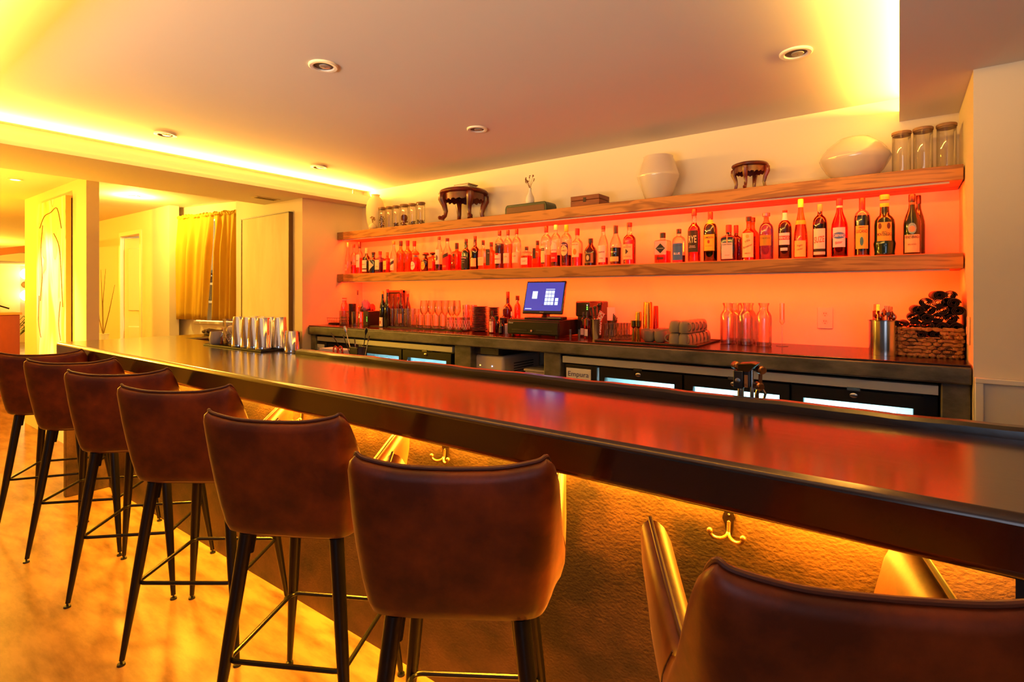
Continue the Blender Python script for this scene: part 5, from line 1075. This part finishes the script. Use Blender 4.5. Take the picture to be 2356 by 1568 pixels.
# wicker basket with rolled napkins
bx0, bx1, by0, by1, bh = .004, .212, 2.985, 3.235, .132
t = thing('wicker_basket', 'brown wicker basket of rolled dark napkins in the right corner', 'basket', ((bx0 + bx1) / 2, (by0 + by1) / 2, CZ)); w, dpt = (bx1 - bx0) / 2, (by1 - by0) / 2
M_wick = mat('wicker_brown', (196, 128, 66), .65, mix2=((120, 66, 30), 40, .35, .7))
def strand(face, z, ph, lo, hi, r=.0088):
    P = []
    n = 26
    for k in range(n + 1):
        f = lo + (hi - lo) * k / n
        wob = .0045 * math.sin(f * 12 * PI + ph); q = 1 + .06 * z / bh
        if face in ('front', 'back'): s = -1 if face == 'front' else 1; P.append(((-w + 2 * w * f) * q, s * (dpt * q + wob), z + .0015 * math.sin(k)))
        else: s = -1 if face == 'left' else 1; P.append((s * (w * q + wob), (-dpt + 2 * dpt * f) * q, z + .0015 * math.sin(k)))
    return P, [r * (1 + .25 * math.sin(k * 1.9 + ph)) for k in range(n + 1)]
b = MB(); rows = 8
for k in range(rows):
    z = .010 + k * (bh - .018) / (rows - 1)
    for face in ('front', 'back', 'left', 'right'):
        segs = [(0, .30), (.68, 1)] if face == 'front' and k in (rows - 3, rows - 2) else [(0, 1)]
        for lo, hi in segs:
            P, rr = strand(face, z, k * PI, lo, hi); b.tube(P, rr, 6)
b.build('woven_walls', M_wick, t)
b = MB(); b.box((-w * .97, -dpt * .97, .002), (w * .97, dpt * .97, .008)); b.build('basket_floor', M_wick, t)
b = MB()
for s in (0, 1):
    for q in range(10): b.sphere((-w + .01 + (2 * w - .02) * q / 9, -dpt - .002, .007), .010, 8)
b.build('beaded_foot', mat('pale_wicker', (196, 140, 80), .6), t)
b = MB(); b.tube([(-w * .36, -dpt * 1.05, bh * .66), (-w * .36, -dpt * 1.05, bh * .97), (w * .34, -dpt * 1.05, bh * .97), (w * .34, -dpt * 1.05, bh * .66)], .004, 8, closed=True); b.build('handle_hole_rim', M_wick, t)
M_nap = mat('dark_napkin', (44, 20, 22), .92, bump=(60, .2, .003))
def make_napkin(label):
    t = thing('rolled_napkin', label, 'napkin', (0, 0, 0), 0, 'rolled napkins in the wicker basket')
    n = 48; b = MB(); vs = []
    for k in range(n + 1):
        a = 2 * PI * 3.1 * k / n; r = .0245 - .0185 * k / n
        for yy_ in (-.10, .10): vs.append((r * math.cos(a), yy_, .0205 + r * .88 * math.sin(a)))
    b.add(vs, [(2 * k, 2 * k + 1, 2 * k + 3, 2 * k + 2) for k in range(n)])
    o = b.build('roll', M_nap, t, ang=80); s = o.modifiers.new('thick', 'SOLIDIFY'); s.thickness = .0022; s.offset = 0
    b = MB(); b.tube([(.0215 * math.cos(q) , -.101, .0205 + .0195 * math.sin(q)) for q in [k * .5 for k in range(6)]], .0015, 6); b.build('hem', M_nap, t)
    return t
nap = make_napkin('x'); first = True; random.seed(21)
bx, by = (bx0 + bx1) / 2, (by0 + by1) / 2
layers = [(.020, 4, 0), (.056, 4, .003), (.092, 4, -.003), (.128, 5, -.004), (.164, 4, .012), (.199, 4, .024), (.233, 3, .034), (.265, 2, .052)]
for li, (z, n, dx) in enumerate(layers):
    for k in range(n):
        x = bx + dx + (k - (n - 1) / 2) * (.0455 if n < 5 else .046) + random.uniform(-.002, .002); o = nap if first else copy_tree(nap); first = False
        o.location = (x, by - .028 + random.uniform(-.008, .008) , CZ + z - .012); o.rotation_euler = (0, random.uniform(-.5, .5) * 0, random.uniform(-.06, .06))
        lb = {7: 'topmost rolled dark napkin of the heap, %s one' % ('left' if k == 0 else 'right'), 6: 'rolled dark napkin just under the top two of the heap, %s' % ('left', 'middle', 'right')[min(k, 2)]}.get(li, 'rolled dark napkin packed in the heap above the basket rim' if li >= 3 else 'rolled dark napkin down inside the wicker basket')
        o['label'] = lb
# wall outlet and side switch
def plate(name, label, loc, rz, outlets=True):
    t = thing(name, label, 'outlet' if outlets else 'switch', loc, rz)
    b = MB(); b.box((-.037, -.006, -.058), (.037, 0, .058)); b.build('cover_plate', mat('outlet_white', (236, 206, 196), .4), t, bevel=.003)
    if outlets:
        for s in (-1, 1):
            b = MB(); b.lathe([(.0155, 0), (.0155, .002)], 24); b.xf(Matrix.Translation((0, -.006, s * .021)) @ Matrix.Rotation(PI / 2, 4, 'X')); soc = b.build('socket', mat('outlet_face', (240, 200, 186), .4), t)
            for dx, h_ in ((-.005, .008), (.005, .007)):
                b = MB(); b.box((dx - .0012, -.0088, s * .021 + .002 - h_ / 2 + .002), (dx + .0012, -.0078, s * .021 + .002 + h_ / 2 + .002)); b.build('slot', flat((40, 16, 14)), soc)
            b = MB(); b.box((-.002, -.0088, s * .021 - .010), (.002, -.0078, s * .021 - .006)); b.build('ground_hole', flat((40, 16, 14)), soc)
    else:
        b = MB(); b.box((-.008, -.010, -.016), (.008, -.005, .016)); b.build('toggle', mat('outlet_face', (240, 200, 186), .4), t, bevel=.002)
    return t
plate('wall_outlet', 'white double power outlet on the red-lit wall above the counter', (X(1898.5, 3.35), 3.3495, Zat(1898.5, 731, 3.35)), 0)
plate('side_outlet_plate', 'white plate on the narrow side wall behind the wicker basket', (.2337, 2.88, Zat(2226, 760, 2.88)), -PI / 2, False)
# ================================================================ things on and around the bar
BZ = 1.0445
M_dk = mat('dark_rubber', (20, 14, 14), .6)
t = thing('bar_service_mat', 'narrow black mat under the upside-down shaker tins on the bar', 'bar mat', (-3.19, 1.64, BZ))
b = MB(); b.box((-.36, -.085, 0), (.33, .095, .008)); b.build('mat_base', M_dk, t, bevel=.002)
b = MB()
for k in range(40):
    x = -.35 + .67 * k / 39; b.box((x - .003, -.08, .008), (x + .003, .09, .011))
b.build('mat_ribs', mat('dark_rubber_rib', (34, 20, 18), .45), t)
SZ = BZ + .0115
def tin(x, y, R, H, label, z=SZ):
    t = thing('shaker_tin', label, 'shaker', (x, y, z), 0, 'upside-down shaker tins on the bar')
    b = MB(); b.lathe([(R * .98, 0), (R, .003), (R, .012), (R * .985, .014), (R * .80, H * .92), (R * .78, H * .93), (R * .77, H - .004), (R * .72, H)], 36); b.build('tin_body', M_chrome, t)
    b = MB(); b.tube([(R * .995 * math.cos(k * PI / 12), R * .995 * math.sin(k * PI / 12), .004) for k in range(24)], .0016, 6, closed=True); b.build('rolled_rim', M_chrome, t); return t
for k, (x, y) in enumerate([(-2.915, 1.60), (-3.005, 1.60), (-3.09, 1.605), (-3.185, 1.60)]):
    tin(x, y, .0435, .178, 'tall upside-down mirror shaker tin, %s of the front four on the mat' % ('rightmost', 'second from the right', 'third from the right', 'leftmost')[k])
for k, (x, y) in enumerate([(-2.90, 1.69), (-2.99, 1.69), (-3.08, 1.695), (-3.17, 1.69)]):
    tin(x, y, .0435, .178, 'tall mirror shaker tin in the row behind the front four, %s there' % ('rightmost', 'second from the right', 'third from the right', 'leftmost')[k])
tin(-2.725, 1.66, .040, .118, 'short mirror tin at the right end of the group, on bare wood', BZ + .0003)
tin(-2.805, 1.70, .038, .116, 'short mirror tin between the tall tins and the rightmost one', BZ + .0003)
# mixing glass, strainer, syrup, grey cup
x, y = X(533, 1.62), 1.62
t = thing('mixing_glass', 'clear cut mixing glass with a coiled strainer left of the shaker tins', 'glass', (x, y, SZ))
R, H = .048, .16
b = MB(); b.lathe([(R * .95, 0), (R, .004), (R, H * .9), (R * 1.03, H), (R * .98, H), (R * .94, .012), (.001, .012)], 32); b.build('glass_wall', M_clear, t)
b = MB()
for s in (-1, 1):
    for k in range(8):
        a0 = 2 * PI * k / 8; b.tube([(R * 1.005 * math.cos(a0 + s * q), R * 1.005 * math.sin(a0 + s * q), H * (.15 + .55 * q)) for q in (0, .33, .66, 1)], .0009, 4)
b.build('cut_pattern', mat('crystal_cut_line', (250, 214, 196), .1, spec=1), t)
t = thing('spring_strainer', 'white round spring strainer sitting inside the mixing glass', 'strainer', (x, y, SZ + .0135))
b = MB(); b.sphere((0, 0, .075), .030, 20); b.build('strainer_ball', mat('strainer_white', (240, 226, 196), .3), t)
b = MB(); b.tube([(.026 * math.cos(k * .7), .026 * math.sin(k * .7), .004 + k * .0014) for k in range(40)], .0016, 6); b.build('spring_coil', M_steel, t)
t = thing('syrup_carafe', 'tiny waisted carafe of dark red syrup beside the grey cup', 'carafe', (X(516, 1.60), 1.60, SZ))
b = MB(); b.lathe([(.021, 0), (.023, .004), (.023, .045), (.010, .075), (.010, .088), (.018, .103)], 24, caps=False); b.build('carafe_body', M_clear, t)
b = MB(); b.lathe([(.0205, .003), (.0205, .046)], 24); b.build('syrup', mat('dark_red_syrup', (110, 14, 10), .15), t)
t = thing('grey_cup', 'grey round cup standing at the left end of the black bar mat', 'cup', (X(502, 1.59) - .01, 1.585, SZ))
b = MB(); b.lathe([(.030, 0), (.038, .008), (.042, .04), (.036, .078), (.033, .078), (.036, .04), (.001, .01)], 30); b.build('cup_body', mat('blue_grey_ceramic', (150, 142, 146), .5), t, ang=60)
b = MB(); b.lathe([(.033, -.001), (.033, .001)], 24); b.build('cup_foot', mat('blue_grey_ceramic', (150, 142, 146), .5), t)
# folded dark cloth on the return
t = thing('dark_towel', 'crumpled dark towel at the far end of the bar beside the wall', 'towel', (-4.42, 2.14, BZ + .0005)); random.seed(6); b = MB()
for q in range(3):
    P = [(-.02 + .03 * q, -.20 + .05 * k, .022 + .012 * math.sin(k * 1.7 + q)) for k in range(9)]; b.tube(P, [.008 + .013 * math.sin(PI * (k + .5) / 9) for k in range(9)], 10)
b.build('towel_folds', mat('dark_brown_cloth', (74, 52, 38), .9), t, ang=80)
b = MB(); b.box((-.05, -.18, 0), (.07, .16, .012)); b.build('towel_base', mat('dark_brown_cloth', (74, 52, 38), .9), t, bevel=.004)
# container of spoons behind the rail, on the inner bar ledge
b = MB(); b.box((-2.6, 1.70, .90), (.9, 1.90, .93)); o = b.build('inner_ledge', M_steel); tag(o, 'steel ledge on the inner side of the bar below the rail', 'ledge')
for x in (-2.4, -1.2, 0.1):
    pass
x, y = X(824, 1.79), 1.79
t = thing('tool_container', 'black square container of bar spoons behind the bar rail', 'container', (x, y, .9305))
b = MB(); b.box((-.035, -.03, 0), (.035, .03, .003)); b.box((-.035, -.03, 0), (-.032, .03, .155)); b.box((.032, -.03, 0), (.035, .03, .155)); b.box((-.035, -.03, 0), (.035, -.027, .155)); b.box((-.035, .027, 0), (.035, .03, .155)); b.build('container_body', M_plastic, t)
b = MB(); b.tube([(-.035, -.03, .155), (.035, -.03, .155), (.035, .03, .155), (-.035, .03, .155)], .003, 6, closed=True); b.build('container_rim', M_plastic, t)
for k, (u, v, c, r, lb) in enumerate([(765, 764, (60, 50, 44), .004, 'thin dark bar spoon leaning farthest left from the black container'), (795, 750, None, .010, 'steel spoon with a wide pale end pointing up, second from the left'), (790, 770, (70, 60, 52), .004, 'thin dark rod between the two left spoons'), (815, 778, (90, 70, 40), .004, 'short thin rod standing nearly upright in the black container'),
        (841, 754, (20, 16, 18), .009, 'long tool with a thick black end rising at the right'), (846, 772, (110, 90, 60), .005, 'steel rod leaning farthest right from the black container')]):
    z = Zat(u, v, y); p0 = Vector((x + (k - 2.5) * .007, y, .936)); p1 = Vector((X(u, y), y - .01 + .004 * k, z))
    t = thing('bar_spoon', lb, 'bar spoon', tuple(p0), 0, 'bar tools in the black container'); d_ = p1 - p0
    b = MB(); b.tube([(0, 0, 0), d_ * .6, d_ * .86], .0022, 8); b.build('handle', M_steel if k % 2 else M_black, t)
    b = MB(); b.tube([d_ * .86, d_ * .93, d_], [.003, r, r * .6], 10); b.build('tool_end', flat(c, .4) if c else M_steel, t)
t = thing('red_scissors', 'red-handled scissors on a white sheet behind the bar rail', 'scissors', (X(783, 1.79), 1.78, .9305 + .012))
b = MB(); b.tube([(-.03 + .018 * math.cos(a), 0, .115 + .024 * math.sin(a)) for a in [k * PI / 6 for k in range(12)]], .004, 6, closed=True); b.build('handle', mat('red_plastic', (206, 44, 24), .4), t)
b = MB(); b.tube([(.015 + .018 * math.cos(a), 0, .118 + .024 * math.sin(a)) for a in [k * PI / 6 for k in range(12)]], .004, 6, closed=True); b.build('handle', mat('red_plastic', (206, 44, 24), .4), t)
b = MB(); b.box((-.012, -.002, 0), (.0, .002, .10)); b.box((.001, -.002, 0), (.012, .002, .10)); b.build('blade', M_steel, t)
t = thing('white_box', 'small white open box behind the rail under the red scissors', 'box', (X(778, 1.84), 1.84, .9305))
b = MB(); b.box((-.12, -.035, 0), (.10, .04, .125)); b.build('box_body', mat('white_card', (226, 206, 206), .6), t, bevel=.003)
b = MB(); b.box((-.122, -.037, .12), (.102, .042, .128)); b.build('box_rim', mat('white_card', (226, 206, 206), .6), t)
# lever press with clamp
t = thing('lever_press', 'black and bronze lever press clamped behind the bar rail', 'press', (X(1722, 1.76), 1.76, .9305)); P_ = t
U = lambda u: X(u, 1.76) - t.location.x; Zp = lambda v: Zat(1722, v, 1.76) - .9305
M_br = mat('bronze_steel', (150, 104, 74), .28, .95); M_bk = mat('blue_black_body', (18, 17, 26), .3)
b = MB(); b.box((U(1692), -.03, Zp(892)), (U(1715), .03, Zp(851))); b.build('press_body', M_bk, t, bevel=.003)
b = MB(); b.box((U(1715), -.025, Zp(889)), (U(1727), .03, Zp(851))); b.build('press_side', M_bk, t, bevel=.002)
b = MB(); b.prism([(U(1701), Zp(853)), (U(1726), Zp(853)), (U(1746), Zp(834)), (U(1733), Zp(832)), (U(1702), Zp(836))], -.028, .028, axis='y'); b.build('pivot_head', mat('dark_bronze', (96, 66, 28), .25, 1.0), t, bevel=.002)
b = MB(); b.box((U(1717), -.027, Zp(888)), (U(1725), -.0255, Zp(860))); pl = b.build('brand_plate', mat('copper_plate', (196, 134, 84), .35, .8), t)
lettering('EL', .006, flat((60, 34, 20)), pl, Zp(882), U(1721), d=.0275)
b = MB(); b.lathe([(.0075, 0), (.0075, .003), (.003, .004)], 20); b.xf(Matrix.Translation((U(1703), -.030, Zp(873))) @ Matrix.Rotation(PI / 2, 4, 'X')); b.build('bolt', M_steel, t)
for u, v in ((1696, 841), (1752, 847), (1747, 884)):
    b = MB(); b.lathe([(.0115, -.012), (.0125, -.010), (.0125, .010), (.009, .013), (.009, .018), (.001, .018)], 20); b.xf(Matrix.Translation((U(u), -.012, Zp(v))) @ Matrix.Rotation(PI / 2, 4, 'X') @ Matrix.Rotation(.7, 4, 'Y')); b.build('pivot_pin', M_br, t)
b = MB(); b.tube([(U(1750), 0, Zp(848)), (U(1749), 0, Zp(882))], .0055, 10); b.build('link_arm', M_br, t)
b = MB(); b.tube([(U(1704), 0, Zp(892)), (U(1704), 0, 0)], .0095, 16); b.tube([(U(1730), 0, Zp(850)), (U(1730), 0, 0)], .0055, 12); b.build('post', M_steel, t)
b = MB(); b.tube([(U(1745), 0, Zp(890)), (U(1741), 0, Zp(905)), (U(1743), 0, Zp(925))], .006, 10); b.tube([(U(1752), 0, Zp(888)), (U(1761), 0, Zp(902)), (U(1756), 0, Zp(918)), (U(1750), 0, Zp(926))], .004, 10); b.build('hook_arm', M_steel, t)
# ================================================================ left side: canvas, painting, curtains, lounge
x0, x1 = X(555, 2.66), X(665, 2.66)
t = thing('framed_canvas', 'large cream canvas in a thin dark frame on the wall left of the shelves', 'canvas', (0, 0, 0))
b = MB(); b.box((x0 + .006, 2.664, .90), (x1 - .006, 2.695, 2.098)); b.build('canvas', M_canvas, t)
b = MB(); fr = .007
for a, c in (((x0, 2.658, .893), (x0 + fr, 2.699, 2.105)), ((x1 - fr, 2.658, .893), (x1, 2.699, 2.105)), ((x0, 2.658, 2.098), (x1, 2.699, 2.105)), ((x0, 2.658, .893), (x1, 2.699, .90))): b.box(a, c)
b.build('frame', mat('dark_oak_frame', (96, 64, 34), .5), t)
x0, x1 = -6.82, -5.905
t = thing('abstract_painting', 'tall white and yellow abstract painting on the partition wall', 'painting', (0, 0, 0))
def paint_mat():
    m = bpy.data.materials.new('abstract_paint'); m.use_nodes = True; nt = m.node_tree; p = nt.nodes['Principled BSDF']; p.inputs['Roughness'].default_value = .35
    tc = nt.nodes.new('ShaderNodeTexCoord'); mp = nt.nodes.new('ShaderNodeMapping'); mp.inputs['Scale'].default_value = (2.4, 1, .7); nt.links.new(tc.outputs['Object'], mp.inputs[0])
    n = nt.nodes.new('ShaderNodeTexNoise'); n.inputs['Scale'].default_value = 1.4; n.inputs['Detail'].default_value = 2; n.inputs['Distortion'].default_value = .8; nt.links.new(mp.outputs[0], n.inputs[0])
    r = nt.nodes.new('ShaderNodeValToRGB'); e = r.color_ramp.elements; e[0].position = .3; e[0].color = L(228, 186, 80); e[1].position = .52; e[1].color = L(250, 246, 236)
    for ps, c in ((.60, (236, 224, 190)), (.606, (90, 66, 30)), (.612, (236, 214, 150)), (.40, (240, 214, 130))): q = e.new(ps); q.color = L(*c)
    nt.links.new(n.outputs['Fac'], r.inputs[0]); nt.links.new(r.outputs[0], p.inputs['Base Color']); return m
b = MB(); b.box((x0, 1.45, .55), (x1, 1.452, 2.235)); b.build('painted_face', paint_mat(), t)
b = MB(); b.box((x0, 1.4521, .55), (x1, 1.488, 2.235)); b.build('stretcher_edge', mat('canvas_edge', (226, 170, 90), .7), t)
b = MB(); b.box((x0 + .02, 1.488, .57), (x1 - .012, 1.4995, 2.215)); b.build('gap_shadow_fill', flat((50, 20, 10)), t)  # dark colour stands in for the shadow gap between canvas and wall
random.seed(8); mk = mat('brown_brush_line', (110, 80, 36), .6)
for P in ([(-6.70, 2.0), (-6.55, 2.10), (-6.35, 2.12), (-6.15, 2.14), (-6.02, 1.95)], [(-6.6, 2.02), (-6.66, 1.8), (-6.62, 1.55), (-6.68, 1.3)], [(-6.25, 1.92), (-6.08, 1.78), (-6.02, 1.5), (-5.98, 1.25)], [(-6.05, 1.3), (-6.1, 1.1), (-6.04, .95)], [(-6.72, 1.35), (-6.74, 1.1), (-6.66, .95)]):
    b = MB(); b.tube([(p[0], 1.449, p[1]) for p in catmull([list(q) for q in P], 4)], .0045, 6); b.build('brush_stroke', mk, t)
# curtains and rod
def curtain(f0, f1, g0, g1, label, seed):
    t = thing('gathered_curtain', label, 'curtain', (0, 0, 0), 0, 'mustard curtains'); random.seed(seed)
    nx, nz = 90, 16; b = MB(); ph = [random.uniform(0, 6) for _ in range(4)]; Lw = (CB - CA).length; vs = []
    for j in range(nz + 1):
        q = j / nz; z = 2.23 - q * 1.15
        for i in range(nx + 1):
            s = i / nx; f = (f0 + (f1 - f0) * s) * (1 - q) + (g0 + (g1 - g0) * s) * q
            amp = .010 + .030 * min(1, q * 3)
            o = amp * (math.sin(s * 2 * PI * 4.2 + ph[0] + .8 * math.sin(s * 7)) + .40 * math.sin(s * 2 * PI * 9.3 + ph[1] + 1.5 * q))
            p = CA + cdir * (f * Lw) - cnrm * (.0 + o); vs.append((p.x, p.y, z))
    b.add(vs, [(j * (nx + 1) + i, j * (nx + 1) + i + 1, (j + 1) * (nx + 1) + i + 1, (j + 1) * (nx + 1) + i) for j in range(nz) for i in range(nx)])
    o = b.build('curtain_cloth', M_curtain, t, ang=90); m = o.modifiers.new('thick', 'SOLIDIFY'); m.thickness = .003
    b = MB()
    P = [CA + cdir * ((f0 + (f1 - f0) * k / 40) * Lw) + Vector((0, 0, 2.235 + .008 * math.sin(k * 1.9))) for k in range(41)]
    b.tube(P, [.019 + .007 * math.sin(k * 2.3) for k in range(41)], 10); b.build('gathered_heading', M_curtain, t)
    return t
curtain(.03, .62, .05, .535, 'mustard gathered curtain, left panel over the kitchen opening', 3)
curtain(.625, 1.02, .605, 1.02, 'mustard gathered curtain, right panel partly hidden by the canvas wall', 5)
t = thing('curtain_rod', 'thin dark curtain rod above the mustard curtains', 'rod', tuple(CA + Vector((0, 0, 2.235))), crz)
b = MB(); b.tube([(.0, 0, 0), (1.27, 0, 0)], .008, 10); b.build('rod', mat('bronze_rod', (70, 44, 20), .4, .6), t)
b = MB(); b.sphere((-.005, 0, 0), .018, 12); b.build('finial', mat('bronze_rod', (70, 44, 20), .4, .6), t)
# kitchen shelf seen between the curtains
for z, lb in ((1.27, 'lower white kitchen shelf seen in the gap between the curtains'), (1.52, 'upper white kitchen shelf seen in the gap between the curtains')):
    b = MB(); b.box((-8.6, 3.42, z - .03), (-7.0, 3.599, z)); o = b.build('kitchen_shelf', mat('white_shelf', (236, 226, 200), .5)); tag(o, lb, 'shelf')
for k in range(9):
    z = 1.27 if k % 2 else 1.52
    bottle((-8.1 + k * .09, 3.5, z + .0005), .035, .16 + .02 * (k % 3), 'squat', o_brown if k % 3 else M_clear, 'small kitchen bottle on the %s shelf behind the curtains' % ('lower' if k % 2 else 'upper'), cap=(60, 40, 30), name='kitchen_bottle', group='bottles on the kitchen shelves')
# dry branches in a floor vase
x, y = -7.55, 2.2
t = thing('floor_vase', 'tall floor vase holding bare branches behind the partition', 'vase', (x, y, 0))
b = MB(); b.lathe([(.07, 0), (.10, .1), (.11, .4), (.07, .75), (.05, .85), (.06, .9)], 28); b.build('vase_body', M_white, t)
t2 = None
for k, (u, v) in enumerate([(232, 620), (243, 618), (264, 655), (226, 690)]):
    yy_ = y + .01 * k; p1 = Vector((X(u, yy_) - x, 0.01 * k, Zat(u, v, yy_))); mid = p1 * .5 + Vector((.03 * (-1) ** k - .02, 0, .45)); mid.z = (.85 + p1.z) / 2
    b = MB(); b.tube([(0, 0, .6), (0.0, 0, .88), tuple(mid), tuple(p1)], [.006, .005, .004, .002], 6); b.build('dry_branch', mat('branch_brown', (120, 96, 40), .8), t)
# host stand with lamp, plant, sconce
t = thing('host_stand', 'reddish brown wooden host stand at the far left edge', 'stand', (-9.85, 1.42, 0), 0)
M_hs = mat('mahogany', (150, 62, 30), .45, mix2=((120, 46, 22), 3, .35, .7), stretch=(1, 1, .3))
b = MB(); b.box((-.25, -.45, 0), (.25, .45, 1.085)); b.build('stand_body', M_hs, t, bevel=.004)
b = MB(); b.box((-.27, -.47, 1.085), (.27, .47, 1.115)); b.build('stand_top', mat('pale_wood_top', (206, 140, 70), .4), t, bevel=.004)
t = thing('reading_lamp', 'thin black reading lamp leaning on the host stand', 'lamp', (-9.80, 1.62, 1.1155))
b = MB(); b.lathe([(.05, 0), (.05, .012), (.01, .016)], 18); b.tube([(0, 0, .012), (0, .06, .10)], .006, 8); b.build('lamp_base', M_black, t)
b = MB(); b.tube([(0, -.10, .16), (0, .0, .125), (0, .18, .05)], .010, 8); b.build('lamp_bar', M_black, t)
t = thing('potted_plant', 'long-leaved potted plant right of the host stand', 'plant', (-10.6, 2.22, 0))
b = MB(); b.lathe([(.12, 0), (.16, .30), (.17, .32), (.14, .32), (.12, .28)], 24); b.build('pot', mat('terracotta', (176, 90, 50), .7), t)
b = MB(); b.tube([(0, 0, .28), (.02, .01, .6), (0, 0, .82)], .02, 8); b.build('trunk', flat((90, 66, 40)), t)
random.seed(14); b = MB()
for k in range(26):
    a = random.uniform(0, 2 * PI); r = random.uniform(.16, .32); up = random.uniform(.0, .28); w_ = .018; c_, s_ = math.cos(a), math.sin(a)
    P = [(0, 0, .80), (r * .5 * c_, r * .5 * s_, .82 + up), (r * c_, r * s_, .74 + up * .7)]
    vs = []
    for i, p in enumerate(P): ww = (w_ * .6, w_, .002)[i]; vs += [(p[0] - s_ * ww, p[1] + c_ * ww, p[2]), (p[0], p[1], p[2] - .006), (p[0] + s_ * ww, p[1] - c_ * ww, p[2])]
    b.add(vs, [(0, 1, 4, 3), (1, 2, 5, 4), (3, 4, 7, 6), (4, 5, 8, 7)])
o = b.build('leaves', mat('leaf_green', (96, 110, 30), .5), t); m = o.modifiers.new('thick', 'SOLIDIFY'); m.thickness = .002
t = thing('wall_sconce', 'two-globe wall sconce glowing on the brick at the far left', 'wall lamp', (-19.99, X(0, 1) and 4.02, 1.62))
b = MB(); b.lathe([(.10, 0), (.10, .04), (.04, .05)], 20); b.xf(Matrix.Rotation(PI / 2, 4, 'Y')); b.build('back_plate', mat('bronze_rod', (70, 44, 20), .4, .6), t)
b = MB(); b.tube([(.04, 0, 0), (.16, 0, 0)], .02, 8); b.tube([(.16, 0, -.15), (.16, 0, .15)], .02, 8); b.build('arm', mat('bronze_rod', (70, 44, 20), .4, .6), t)
for z in (.30, -.30):
    b = MB(); b.sphere((.16, 0, z), .16, 18); b.build('globe', mat('sconce_glow', (255, 240, 200), .5, emit=((255, 236, 180), 9)), t)
point('sconce_lamp', (-19.4, 4.02, 1.62), 60, WARM, .2)
